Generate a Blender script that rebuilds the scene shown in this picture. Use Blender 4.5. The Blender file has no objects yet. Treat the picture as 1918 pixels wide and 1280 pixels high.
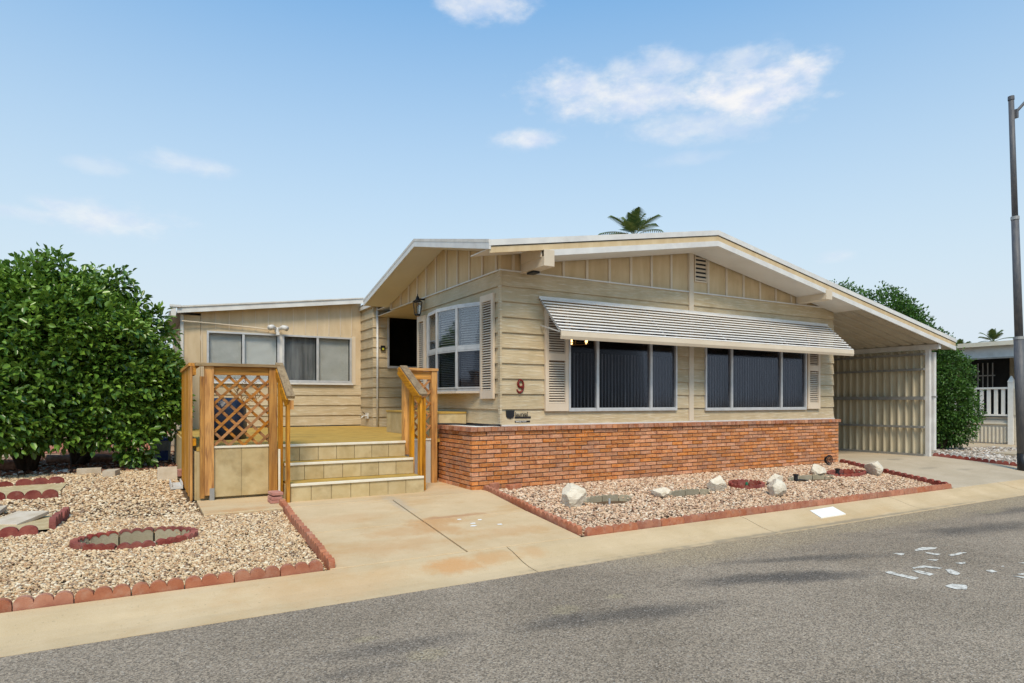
import bpy, math, random
import numpy as np
from mathutils import Vector, Matrix
random.seed(7); rng = np.random.default_rng(7)
S = bpy.context.scene; COL = S.collection
# ---------------------------------------------------------------- camera, sky, sun, exposure
cam = bpy.data.objects.new('camera', bpy.data.cameras.new('camera')); COL.objects.link(cam)
cam.location = (0, 0, 1.12); cam.rotation_euler = (math.radians(90), 0, math.radians(-30))
cam.data.lens = 22.448; cam.data.sensor_width = 36; cam.data.shift_y = .0584
cam.data.clip_start = .05; cam.data.clip_end = 2000
S.camera = cam
S.view_settings.view_transform = 'Standard'; S.view_settings.look = 'None'
S.view_settings.exposure = 0.25; S.view_settings.gamma = 1; S.view_settings.use_curve_mapping = False
SUN_EL, SUN_AZ = 52, 205       # azimuth clockwise from +Y (behind the camera, to the left)
w = bpy.data.worlds.new('World'); S.world = w; w.use_nodes = True
sun = bpy.data.objects.new('sun', bpy.data.lights.new('sun', 'SUN')); COL.objects.link(sun)
sun.data.energy = 2.9; sun.data.angle = math.radians(18); sun.data.color = (1, .84, .64)
a, e = math.radians(SUN_AZ), math.radians(SUN_EL)
sd = Vector((math.sin(a)*math.cos(e), math.cos(a)*math.cos(e), math.sin(e)))
sun.rotation_euler = sd.to_track_quat('Z', 'Y').to_euler()

class NG:
    def __init__(s, nt): s.nt = nt; s.N = nt.nodes; s.L = nt.links
    def n(s, t, **k):
        x = s.N.new(t)
        for a_, v in k.items(): setattr(x, a_, v)
        return x
    def put(s, sock, v):
        if hasattr(v, 'is_linked') or isinstance(v, bpy.types.NodeSocket): s.L.new(v, sock)
        else: sock.default_value = v
    def math(s, op, a_, b_=0.0, c_=None, clamp=False):
        x = s.n('ShaderNodeMath', operation=op, use_clamp=clamp); s.put(x.inputs[0], a_); s.put(x.inputs[1], b_)
        if c_ is not None: s.put(x.inputs[2], c_)
        return x.outputs[0]
    def mix(s, f, a_, b_, blend='MIX'):
        x = s.n('ShaderNodeMix', data_type='RGBA', blend_type=blend, clamp_factor=True)
        s.put(x.inputs[0], f); s.put(x.inputs[6], a_); s.put(x.inputs[7], b_); return x.outputs[2]
    def noise(s, vec, scale, detail=4, rough=.55):
        x = s.n('ShaderNodeTexNoise'); x.inputs['Scale'].default_value = scale
        x.inputs['Detail'].default_value = detail; x.inputs['Roughness'].default_value = rough
        if vec is not None: s.L.new(vec, x.inputs['Vector'])
        return x.outputs[0]
    def mapr(s, v, a_, b_, c_=0., d_=1., smooth=False):
        x = s.n('ShaderNodeMapRange', clamp=True)
        if smooth: x.interpolation_type = 'SMOOTHSTEP'
        s.put(x.inputs[0], v)
        for i, q in zip((1, 2, 3, 4), (a_, b_, c_, d_)): s.put(x.inputs[i], q)
        return x.outputs[0]
    def vmath(s, op, a_, b_=(0, 0, 0)):
        x = s.n('ShaderNodeVectorMath', operation=op); s.put(x.inputs[0], a_); s.put(x.inputs[1], b_); return x.outputs[0]
def C4(c): return (c[0], c[1], c[2], 1)

# the sky: Nishita sky, toned, with soft cumulus painted by direction (clouds are part of the sky itself)
g = NG(w.node_tree); bg = g.N['Background']
sky = g.n('ShaderNodeTexSky', sky_type='NISHITA', sun_disc=False)
sky.sun_elevation = e; sky.sun_rotation = a; sky.air_density = 1.0; sky.dust_density = .6; sky.ozone_density = 1.2
tc = g.n('ShaderNodeTexCoord'); sx = g.n('ShaderNodeSeparateXYZ'); g.L.new(tc.outputs['Generated'], sx.inputs[0])
az = g.math('MULTIPLY', g.math('ARCTAN2', sx.outputs[0], sx.outputs[1]), 57.2958)
el = g.math('MULTIPLY', g.math('ARCSINE', sx.outputs[2]), 57.2958)
cv = g.n('ShaderNodeCombineXYZ'); g.L.new(az, cv.inputs[0]); g.L.new(g.math('MULTIPLY', el, 1.9), cv.inputs[1])
nz = g.noise(cv.outputs[0], .21, 7, .58); nf = g.noise(cv.outputs[0], .55, 7, .6); nbig = g.noise(cv.outputs[0], .06, 3, .5)
CL = [(41., 25.3, 8.5, 2.3, .8), (50.0, 24.4, 7.5, 2.7, 1.0), (42.5, 27.0, 5.0, 1.5, .6), (50.0, 26.6, 4.5, 1.4, .55), (35., 26.2, 5.5, 1.8, .75), (47.0, 22.6, 8.5, 1.7, .5),
      (31.4, 22.2, 3.9, 1.0, .75), (27.3, 32.0, 4.6, 1.7, .7), (3.5, 18.3, 5.0, .9, .4), (-2.3, 13.6, 5.5, 1.5, .6),
      (57.1, 11.5, 1.8, .6, .3), (-8, 13.2, 3.5, .8, .35), (-3.2, 17.2, 3.0, .7, .25), (45.5, 20.1, 4, .7, .22), (-13, 22.8, 2, .9, .25),
      (88, 24, 10, 3, .8), (100, 18, 12, 3, .8), (-40, 26, 12, 3, .8), (-75, 20, 12, 3, .7), (150, 25, 14, 4, .8), (-150, 30, 14, 4, .8), (-115, 22, 12, 3, .7)]
tot = None
for ca, ce, ra, re, dn in CL:
    dx = g.math('DIVIDE', g.math('SUBTRACT', az, ca), ra); dy = g.math('DIVIDE', g.math('SUBTRACT', el, ce), re)
    # flatter below, ragged above
    r2 = g.math('ADD', g.math('MULTIPLY', dx, dx), g.math('MULTIPLY', dy, dy))
    b = g.math('MULTIPLY', g.math('SUBTRACT', 1.0, g.math('SQRT', r2)), 1.0)
    m = g.math('ADD', b, g.math('MULTIPLY', g.math('SUBTRACT', nz, .5), 1.9))
    m = g.math('ADD', m, g.math('MULTIPLY', g.math('SUBTRACT', nf, .5), .7))
    m = g.math('MULTIPLY', g.mapr(m, -.05, .85, 0, 1, True), dn)
    m = g.math('MULTIPLY', m, g.mapr(r2, 1.0, 2.4, 1, 0, True))
    tot = m if tot is None else g.math('MAXIMUM', tot, m)
haze = g.math('MULTIPLY', g.mapr(el, 6, 40, 1.0, .0), 1.0)
toned = g.mix(1.0, sky.outputs[0], g.mix(g.mapr(el, 4, 33), (.82, 1.42, 1.45, 1), (.74, 2.02, 2.45, 1)), 'MULTIPLY')
skyc = g.mix(haze, toned, (6.7, 7.7, 8.5, 1))
cs = g.mapr(g.noise(cv.outputs[0], .38, 6, .6), .38, .6)
cloudc = g.mix(cs, (6.7, 7.4, 8.9, 1), (8.9, 8.9, 9.0, 1))
final = g.mix(tot, skyc, cloudc)
g.L.new(final, bg.inputs[0]); bg.inputs[1].default_value = .088

# ---------------------------------------------------------------- materials
def mat(name, c1, c2=None, rough=.8, sc=6, st=(1, 1, 1), bump=.0, bsc=80, bst=(1, 1, 1), objvar=.0, spec=.3, metal=0, hi=None, hisc=40, hiamt=0, dirt=None, dirtsc=1.5, dirtamt=0, island=0, lo=.35, up=.65):
    m = bpy.data.materials.new(name); m.use_nodes = True; q = NG(m.node_tree); B = q.N['Principled BSDF']
    geo = q.n('ShaderNodeNewGeometry'); pos = geo.outputs['Position']
    c = q.mix(q.mapr(q.noise(q.vmath('MULTIPLY', pos, st), sc), lo, up), C4(c1), C4(c2 or c1))
    if hiamt: c = q.mix(q.math('MULTIPLY', q.mapr(q.noise(q.vmath('MULTIPLY', pos, bst), hisc, 2), .52, .7), hiamt), c, C4(hi))
    if dirtamt: c = q.mix(q.math('MULTIPLY', q.mapr(q.noise(pos, dirtsc, 5, .65), .48, .72, 0, 1, True), dirtamt), c, C4(dirt))
    if objvar or island:
        r = q.n('ShaderNodeObjectInfo').outputs['Random'] if objvar else geo.outputs['Random Per Island']
        k = objvar or island
        hsv = q.n('ShaderNodeHueSaturation'); q.L.new(c, hsv.inputs['Color']); q.L.new(q.mapr(r, 0, 1, 1-k, 1+k), hsv.inputs['Value'])
        q.L.new(q.mapr(q.math('FRACT', q.math('MULTIPLY', r, 7.31)), 0, 1, 1-k*.5, 1+k*.5), hsv.inputs['Saturation']); c = hsv.outputs[0]
    q.L.new(c, B.inputs['Base Color']); B.inputs['Roughness'].default_value = rough; B.inputs['Metallic'].default_value = metal
    B.inputs['Specular IOR Level'].default_value = spec
    if bump:
        b = q.n('ShaderNodeBump'); b.inputs['Strength'].default_value = bump; b.inputs['Distance'].default_value = .01
        q.L.new(q.noise(q.vmath('MULTIPLY', pos, bst), bsc, 3), b.inputs['Height']); q.L.new(b.outputs[0], B.inputs['Normal'])
    return m
M = {}
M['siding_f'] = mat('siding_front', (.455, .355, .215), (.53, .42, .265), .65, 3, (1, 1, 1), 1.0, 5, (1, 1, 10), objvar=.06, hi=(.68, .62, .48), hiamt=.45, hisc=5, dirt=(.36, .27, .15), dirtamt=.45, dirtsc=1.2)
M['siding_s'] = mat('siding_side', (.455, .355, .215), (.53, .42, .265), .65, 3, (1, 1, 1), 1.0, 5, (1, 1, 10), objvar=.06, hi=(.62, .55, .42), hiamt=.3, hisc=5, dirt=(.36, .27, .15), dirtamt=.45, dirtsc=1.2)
M['trim'] = mat('trim_beige', (.60, .50, .37), (.66, .56, .43), .6, 4, bump=.15, bsc=60, bst=(4, 4, 1), objvar=.05, dirt=(.46, .34, .22), dirtamt=.35, dirtsc=2)
M['panel'] = mat('gable_panel', (.54, .40, .225), (.62, .48, .29), .7, 2.5, (3, 3, .6), .15, 70, (6, 6, .6), dirt=(.40, .27, .14), dirtamt=.4, dirtsc=2)
M['apanel'] = mat('annex_panel', (.55, .42, .26), (.63, .50, .33), .7, 2, (3, 3, .7), .12, 70, (6, 6, .6), dirt=(.44, .31, .19), dirtamt=.4, dirtsc=1.8)
M['white'] = mat('white_metal', (.60, .58, .55), (.69, .67, .63), .45, 5, bump=.05, dirt=(.5, .46, .40), dirtamt=.4, dirtsc=3, spec=.4)
M['alu'] = mat('window_aluminium', (.48, .48, .48), (.58, .57, .56), .35, 12, spec=.5, metal=.25)
M['shutter'] = mat('shutter_plastic', (.62, .50, .37), (.68, .56, .43), .55, 3)
M['soffit'] = mat('soffit', (.60, .56, .50), (.66, .62, .56), .7, 3, dirt=(.5, .42, .33), dirtamt=.3)
M['roof'] = mat('roof_coating', (.55, .52, .47), (.68, .65, .6), .85, 5, bump=.4, bsc=40)
M['awnin'] = mat('awning_slat_shade', (.045, .04, .04), (.07, .062, .06), .6, 4)
M['sgap'] = mat('shutter_gap_shade', (.13, .085, .055), (.18, .12, .08), .9, 4)  # shutter backing painted dark brown for the shade between the louvres
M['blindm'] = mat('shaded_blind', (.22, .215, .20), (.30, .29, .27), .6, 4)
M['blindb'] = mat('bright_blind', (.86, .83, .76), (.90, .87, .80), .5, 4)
M['awn'] = mat('awning_enamel', (.70, .67, .63), (.76, .73, .69), .4, 4, (1, 4, 4), dirt=(.6, .56, .5), dirtamt=.35, dirtsc=4, spec=.5)
M['mortar'] = mat('mortar', (.11, .09, .075), (.17, .14, .115), .95, 30, bump=.5, bsc=200)
M['brick'] = mat('brick', (.47, .155, .055), (.66, .30, .13), .85, 5, (2, 2, 12), .5, 150, (3, 3, 1), objvar=.22, hi=(.70, .42, .25), hiamt=.7, hisc=30, dirt=(.28, .09, .05), dirtamt=.5, dirtsc=9)
M['capb'] = mat('cap_brick', (.36, .13, .065), (.50, .24, .13), .85, 7, bump=.5, bsc=120, objvar=.2, hi=(.6, .4, .28), hiamt=.4, hisc=30)
M['edge'] = mat('edging_concrete_red', (.34, .115, .062), (.44, .18, .10), .9, 9, bump=.4, bsc=130, objvar=.12, dirt=(.5, .33, .24), dirtamt=.35, dirtsc=12)
M['edged'] = mat('edging_dark_red', (.20, .04, .032), (.30, .085, .06), .9, 9, bump=.5, bsc=110, objvar=.15, dirt=(.42, .22, .16), dirtamt=.35, dirtsc=14)
M['edgeg'] = mat('edging_grey', (.30, .25, .165), (.40, .34, .24), .9, 9, bump=.5, bsc=110, objvar=.12, dirt=(.14, .12, .08), dirtamt=.4, dirtsc=9)
M['carpet'] = mat('deck_carpet', (.43, .262, .055), (.51, .32, .075), .95, 5, bump=.25, bsc=350, dirt=(.24, .17, .05), dirtamt=.45, dirtsc=2)
M['tile'] = mat('riser_board', (.46, .34, .165), (.55, .43, .235), .85, 6, bump=.2, bsc=80, bst=(4, 4, 1), objvar=.06, dirt=(.25, .17, .07), dirtamt=.5, dirtsc=3.5)
M['nosing'] = mat('nosing_metal', (.74, .66, .50), (.80, .73, .60), .4, 10, spec=.5)
def wood(name, ax, c1=(.36, .145, .020), c2=(.64, .30, .050), c3=(.17, .055, .012)):
    st = [7, 7, 7]; st[ax] = .55
    return mat(name, c1, c2, .62, 3.2, tuple(st), .35, 12, tuple(x*2 for x in st), objvar=.2, hi=c3, hiamt=.65, hisc=4.5, dirt=(.30, .22, .12), dirtamt=.15, dirtsc=2)
M['woodz'] = wood('cedar_upright', 2); M['woodx'] = wood('cedar_along', 0); M['woody'] = wood('cedar_back', 1)
M['woodgrey'] = wood('weathered_cap', 0, (.26, .17, .085), (.40, .28, .15), (.12, .075, .04)); M['woodgreyy'] = wood('weathered_handrail', 1, (.26, .17, .085), (.40, .28, .15), (.12, .075, .04))
M['lattice'] = wood('lattice_wood', 0, (.27, .10, .022), (.46, .20, .05), (.13, .05, .015))
M['black'] = mat('black_plastic', (.012, .012, .014), (.02, .02, .022), .4, 8)
M['dark'] = mat('room_dark', (.018, .017, .018), (.03, .028, .028), .9, 3)
M['tarp'] = mat('blue_tarp', (.008, .012, .024), (.018, .028, .055), .35, 6, bump=1.0, bsc=16)
M['rust'] = mat('oxblood_metal', (.13, .008, .006), (.18, .015, .01), .35, 10)
M['blind'] = mat('blind_slats', (.66, .63, .56), (.76, .73, .66), .5, 4)
M['blinddk'] = mat('vertical_blinds', (.16, .155, .15), (.33, .32, .30), .8, 3, (5, 5, .5))
M['rock'] = mat('white_rock', (.62, .53, .40), (.82, .74, .60), .9, 9, bump=1.0, bsc=30, objvar=.08, dirt=(.40, .30, .2), dirtamt=.5, dirtsc=9)
M['bark'] = mat('bark', (.035, .024, .016), (.08, .055, .038), .95, 20, (1, 1, .3), .8, 50)
M['post'] = mat('lamp_steel', (.075, .078, .088), (.12, .115, .115), .55, 14, (3, 3, .6), .2, 60, spec=.4)
M['steel'] = mat('galvanised', (.28, .28, .27), (.36, .35, .33), .5, 10, metal=.4)
M['cpanel'] = mat('carport_wall', (.46, .40, .28), (.55, .49, .36), .5, 3, (1, 1, .4), dirt=(.42, .35, .22), dirtamt=.4, dirtsc=2, spec=.4)
M['cceil'] = mat('carport_ceiling', (.42, .37, .29), (.50, .45, .36), .6, 3, dirt=(.33, .26, .18), dirtamt=.5)
M['dirtm'] = mat('bed_soil', (.46, .34, .17), (.58, .46, .26), .95, 9, bump=.6, bsc=90)
M['log'] = mat('timber_log', (.19, .085, .05), (.34, .18, .12), .95, 14, bump=.8, bsc=40)
M['pinkb'] = mat('pink_block', (.42, .17, .13), (.52, .26, .2), .9, 6, bump=.3, bsc=60, objvar=.1)
M['paver'] = mat('buff_paver', (.50, .40, .28), (.60, .50, .38), .9, 9, bump=.3, bsc=90, objvar=.08)
M['green'] = mat('green_hose', (.02, .14, .07), (.04, .22, .11), .4, 8)
M['blue'] = mat('blue_lid', (.02, .06, .25), (.03, .08, .32), .4, 8)
M['greyp'] = mat('grey_pail', (.40, .40, .40), (.48, .48, .47), .5, 8)
M['ntan'] = mat('neighbour_wall', (.30, .25, .17), (.36, .30, .21), .8, 2, (1, 3, .5))
M['nbeige'] = mat('neighbour_skirting', (.55, .50, .42), (.62, .57, .5), .7, 2)
M['copper'] = mat('copper_strip', (.45, .2, .08), (.55, .28, .13), .6, 8)
M['brass'] = mat('bulb_holder', (.3, .2, .08), (.35, .24, .1), .4, 8)
M['yellow'] = mat('yellow_mark', (.6, .55, .05), (.65, .6, .06), .5, 8)
M['duct'] = mat('cream_plate', (.80, .77, .70), (.85, .82, .76), .7, 12)
M['lens'] = mat('lamp_lens', (.35, .33, .28), (.42, .4, .35), .2, 8, spec=.6)

def leafmat(name, c1, c2, rough=.32):
    m = bpy.data.materials.new(name); m.use_nodes = True; q = NG(m.node_tree); B = q.N['Principled BSDF']
    geo = q.n('ShaderNodeNewGeometry'); r = geo.outputs['Random Per Island']
    c = q.mix(q.math('POWER', r, 1.6), C4(c1), C4(c2))
    c = q.mix(q.mapr(q.noise(geo.outputs['Position'], 1.6, 3), .35, .7, 0, .45), c, C4([x*1.5 for x in c2]))
    q.L.new(c, B.inputs['Base Color']); B.inputs['Roughness'].default_value = rough; B.inputs['Specular IOR Level'].default_value = .5
    t = q.n('ShaderNodeBsdfTranslucent'); q.L.new(q.mix(.5, c, (.10, .16, .02, 1)), t.inputs[0])
    mx = q.n('ShaderNodeMixShader'); mx.inputs[0].default_value = .22
    q.L.new(B.outputs[0], mx.inputs[1]); q.L.new(t.outputs[0], mx.inputs[2]); q.L.new(mx.outputs[0], q.N['Material Output'].inputs[0])
    return m
M['leaf'] = leafmat('citrus_leaves', (.03, .09, .012), (.22, .36, .05), .28)
M['thuja'] = leafmat('dense_leaves', (.018, .06, .008), (.085, .19, .025), .5)
M['palm'] = leafmat('palm_leaves', (.03, .07, .01), (.11, .14, .03), .5)

def glassmat(name, tint, rough=.02, gloss=.8):
    m = bpy.data.materials.new(name); m.use_nodes = True; q = NG(m.node_tree); q.N.remove(q.N['Principled BSDF'])
    t = q.n('ShaderNodeBsdfTransparent'); t.inputs[0].default_value = C4(tint)
    gl = q.n('ShaderNodeBsdfGlossy'); gl.inputs['Roughness'].default_value = rough; gl.inputs[0].default_value = (.9, .93, 1, 1)
    f = q.n('ShaderNodeFresnel'); f.inputs[0].default_value = 1.5
    mx = q.n('ShaderNodeMixShader'); q.L.new(q.math('MULTIPLY', f.outputs[0], gloss), mx.inputs[0]); q.L.new(t.outputs[0], mx.inputs[1]); q.L.new(gl.outputs[0], mx.inputs[2])
    q.L.new(mx.outputs[0], q.N['Material Output'].inputs[0]); return m
M['glass'] = glassmat('window_glass', (.90, .91, .91), .04, .3); M['screen'] = glassmat('screened_glass', (.66, .67, .70), .10, .16); M['clear'] = glassmat('lantern_glass', (.85, .85, .8))
def emis(name, c, s):
    m = bpy.data.materials.new(name); m.use_nodes = True; B = m.node_tree.nodes['Principled BSDF']
    B.inputs['Emission Color'].default_value = C4(c); B.inputs['Emission Strength'].default_value = s; B.inputs['Base Color'].default_value = C4(c); return m
M['bulb'] = emis('lit_bulb', (1, .55, .2), 9)

# concrete with rust and water stains
def concrete(name, c1, c2, stain, amt, spots=()):
    m = bpy.data.materials.new(name); m.use_nodes = True; q = NG(m.node_tree); B = q.N['Principled BSDF']
    pos = q.n('ShaderNodeNewGeometry').outputs['Position']
    c = q.mix(q.mapr(q.noise(pos, 1.6, 6, .6), .35, .65), C4(c1), C4(c2))
    c = q.mix(q.math('MULTIPLY', q.mapr(q.noise(q.vmath('MULTIPLY', pos, (.7, 1.6, 1)), 1.3, 6, .7), .47, .72, 0, 1, True), amt), c, C4(stain))
    c = q.mix(q.math('MULTIPLY', q.mapr(q.noise(q.vmath('MULTIPLY', pos, (1, 2.5, 1)), 2.4, 7, .7), .52, .75), .3), c, C4([x*1.28 for x in c2]))
    for (x, y, rx, ry, col, am) in spots:
        d = q.vmath('MULTIPLY', q.vmath('SUBTRACT', pos, (x, y, 0)), (1/rx, 1/ry, 0))
        ln = q.n('ShaderNodeVectorMath', operation='LENGTH'); q.L.new(d, ln.inputs[0])
        v = q.math('ADD', ln.outputs['Value'], q.math('MULTIPLY', q.math('SUBTRACT', q.noise(pos, 5, 5, .7), .5), 2.0))
        c = q.mix(q.math('MULTIPLY', q.mapr(v, .25, 1.1, 1, 0, True), am), c, C4(col))
    c = q.mix(q.math('MULTIPLY', q.mapr(q.noise(pos, 55, 2), .66, .72), .5), c, C4([x*.55 for x in c1]))
    c = q.mix(q.mapr(q.noise(pos, 300, 2), .3, .7, .0, .18), c, (.9, .85, .75, 1))
    q.L.new(c, B.inputs['Base Color']); B.inputs['Roughness'].default_value = .9; B.inputs['Specular IOR Level'].default_value = .2
    b = q.n('ShaderNodeBump'); b.inputs['Strength'].default_value = .25; b.inputs['Distance'].default_value = .004
    q.L.new(q.noise(pos, 160, 4), b.inputs['Height']); q.L.new(b.outputs[0], B.inputs['Normal']); return m
OR = (.50, .25, .075)
M['walk'] = concrete('walk_concrete', (.52, .355, .175), (.60, .425, .23), (.50, .29, .105), 1.0,
   [(2.55, 6.0, .4, .22, OR, .9), (2.9, 6.12, .5, .07, (.42, .2, .07), .9), (2.5, 5.75, .3, .25, OR, .75), (2.2, 5.8, .5, .2, OR, .5), (1.9, 5.4, .7, .25, OR, .45), (3.1, 5.45, .5, .2, OR, .45), (1.7, 6.4, .5, .2, OR, .35), (2.47, 6.9, .12, .6, (.36, .3, .22), .5)])
M['padc'] = concrete('pad_concrete', (.52, .36, .18), (.58, .42, .22), OR, .6, [(.8, 7.1, .5, .15, OR, .8)])
M['drive'] = concrete('drive_concrete', (.40, .31, .20), (.48, .38, .26), (.34, .25, .15), .5, [(12.6, 7.0, .35, .12, (.2, .16, .11), .6), (12.2, 6.2, .4, .1, (.22, .18, .12), .5), (12.9, 5.9, .35, .1, (.24, .19, .13), .5)])
M['kerbm'] = concrete('kerb_concrete', (.48, .335, .165), (.57, .41, .225), (.46, .28, .105), .65,
   [(2.25, 4.83, .3, .16, (.52, .24, .06), .85), (2.6, 4.88, .25, .15, OR, .7), (3.05, 4.9, .2, .15, OR, .5), (1.2, 4.8, .9, .3, OR, .3), (7, 4.56, 4, .05, (.2, .15, .09), .7), (5, 4.5, 2, .04, (.18, .13, .08), .6)])

def asphalt():
    m = bpy.data.materials.new('asphalt'); m.use_nodes = True; q = NG(m.node_tree); B = q.N['Principled BSDF']
    pos = q.n('ShaderNodeNewGeometry').outputs['Position']
    c = q.mix(q.mapr(q.noise(pos, .9, 5, .6), .35, .65), (.225, .176, .125, 1), (.30, .237, .172, 1))
    # soft palm-frond shadows painted into the asphalt colour as dark streaks
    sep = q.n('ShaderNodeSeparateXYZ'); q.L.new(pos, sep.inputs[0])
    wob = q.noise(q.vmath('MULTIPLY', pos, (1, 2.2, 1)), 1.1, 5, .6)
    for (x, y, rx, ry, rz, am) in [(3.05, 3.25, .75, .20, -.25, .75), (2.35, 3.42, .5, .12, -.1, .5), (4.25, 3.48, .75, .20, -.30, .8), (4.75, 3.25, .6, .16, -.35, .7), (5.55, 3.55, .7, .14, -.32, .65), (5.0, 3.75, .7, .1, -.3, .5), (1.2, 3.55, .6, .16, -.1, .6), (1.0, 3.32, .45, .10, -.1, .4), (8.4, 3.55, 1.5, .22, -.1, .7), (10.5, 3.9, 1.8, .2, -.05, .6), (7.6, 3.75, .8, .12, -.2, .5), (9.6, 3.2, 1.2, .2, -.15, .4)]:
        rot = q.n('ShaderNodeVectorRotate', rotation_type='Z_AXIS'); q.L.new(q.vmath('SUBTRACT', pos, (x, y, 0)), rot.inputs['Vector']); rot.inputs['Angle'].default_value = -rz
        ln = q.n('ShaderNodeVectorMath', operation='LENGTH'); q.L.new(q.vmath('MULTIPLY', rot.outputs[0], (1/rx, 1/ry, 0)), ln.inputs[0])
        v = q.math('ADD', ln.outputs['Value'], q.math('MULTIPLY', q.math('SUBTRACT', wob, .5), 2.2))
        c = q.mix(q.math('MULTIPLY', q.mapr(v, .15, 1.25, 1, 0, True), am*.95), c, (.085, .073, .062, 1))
    spots = [(2.5, 3.6, .13, .10), (2.98, 3.66, .09, .06), (1.4, 3.35, .14, .11), (1.15, 3.75, .1, .05), (9.5, 4.05, .38, .09), (.35, 3.1, .16, .10)]
    for (x, y, rx, ry) in spots:
        ln = q.n('ShaderNodeVectorMath', operation='LENGTH'); q.L.new(q.vmath('MULTIPLY', q.vmath('SUBTRACT', pos, (x, y, 0)), (1/rx, 1/ry, 0)), ln.inputs[0])
        v = q.math('ADD', ln.outputs['Value'], q.math('MULTIPLY', q.math('SUBTRACT', q.noise(pos, 9, 4), .5), .9))
        c = q.mix(q.math('MULTIPLY', q.mapr(v, .55, 1.1, 1, 0, True), .6), c, (.30, .24, .15, 1))
    # sand washed against the kerb
    sd_ = q.math('ADD', sep.outputs[1], q.math('MULTIPLY', q.math('SUBTRACT', q.noise(q.vmath('MULTIPLY', pos, (.5, 1, 1)), 1.8, 5, .7), .5), 1.1))
    sand = q.math('MULTIPLY', q.mapr(sd_, 3.9, 4.4, 0, 1, True), q.mapr(sep.outputs[0], 3.0, 4.5, 0.0, 1, True))
    c = q.mix(q.math('MULTIPLY', sand, .75), c, (.34, .26, .16, 1))
    v1 = q.n('ShaderNodeTexVoronoi'); v1.inputs['Scale'].default_value = 115; q.L.new(pos, v1.inputs['Vector'])
    hs = q.n('ShaderNodeSeparateColor'); q.L.new(v1.outputs['Color'], hs.inputs[0])
    gr = q.math('MULTIPLY', q.mapr(hs.outputs[0], 0, 1, .5, 1.6), q.mapr(q.noise(pos, 420, 2), .3, .7, .8, 1.2))
    gc = q.n('ShaderNodeCombineXYZ'); [q.L.new(gr, gc.inputs[i]) for i in range(3)]
    c = q.vmath('MULTIPLY', c, gc.outputs[0])
    c = q.mix(q.mapr(hs.outputs[1], .93, 1, 0, .6), c, (.55, .48, .40, 1))
    q.L.new(c, B.inputs['Base Color']); B.inputs['Roughness'].default_value = .9; B.inputs['Specular IOR Level'].default_value = .25
    b = q.n('ShaderNodeBump'); b.inputs['Strength'].default_value = .7; b.inputs['Distance'].default_value = .006
    q.L.new(q.math('ADD', q.noise(pos, 90, 3), v1.outputs['Distance']), b.inputs['Height']); q.L.new(b.outputs[0], B.inputs['Normal']); return m
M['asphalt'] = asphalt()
def pebmat(name, cols):
    m = bpy.data.materials.new(name); m.use_nodes = True; q = NG(m.node_tree); B = q.N['Principled BSDF']
    geo = q.n('ShaderNodeNewGeometry'); r = q.n('ShaderNodeValToRGB'); q.L.new(geo.outputs['Random Per Island'], r.inputs[0]); r.color_ramp.interpolation = 'CONSTANT'
    for i, c in enumerate(cols):
        el_ = r.color_ramp.elements[0] if i == 0 else r.color_ramp.elements.new(i/len(cols)); el_.color = C4(c)
    r.color_ramp.elements.remove(r.color_ramp.elements[-1]) if len(r.color_ramp.elements) > len(cols) else None
    c = q.mix(q.mapr(q.noise(geo.outputs['Position'], 60, 3), .3, .7, 0, .3), r.outputs[0], (.75, .62, .45, 1))
    q.L.new(c, B.inputs['Base Color']); B.inputs['Roughness'].default_value = .8; B.inputs['Specular IOR Level'].default_value = .25; return m
M['pebL'] = pebmat('gravel_golden', [(.55, .36, .18), (.68, .50, .29), (.48, .27, .12), (.78, .65, .46), (.34, .18, .08), (.60, .41, .22), (.73, .56, .36), (.50, .31, .16), (.17, .09, .05), (.63, .44, .25)])
M['pebR'] = pebmat('gravel_pink', [(.54, .34, .20), (.68, .49, .34), (.46, .25, .14), (.76, .62, .47), (.34, .17, .10), (.60, .39, .24), (.70, .49, .33), (.50, .30, .18), (.17, .09, .06), (.64, .45, .29)])
M['pebD'] = pebmat('gravel_grey', [(.40, .36, .32), (.55, .50, .45), (.25, .21, .18), (.62, .58, .54), (.3, .22, .17), (.12, .1, .09)])
M['under'] = mat('gravel_bed_soil', (.09, .052, .026), (.15, .09, .045), .95, 20, bump=.5, bsc=120)
M['earth'] = mat('dry_earth', (.30, .20, .12), (.42, .30, .19), .95, .6, bump=.6, bsc=30, dirt=(.2, .13, .08), dirtamt=.5, dirtsc=.5)

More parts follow.
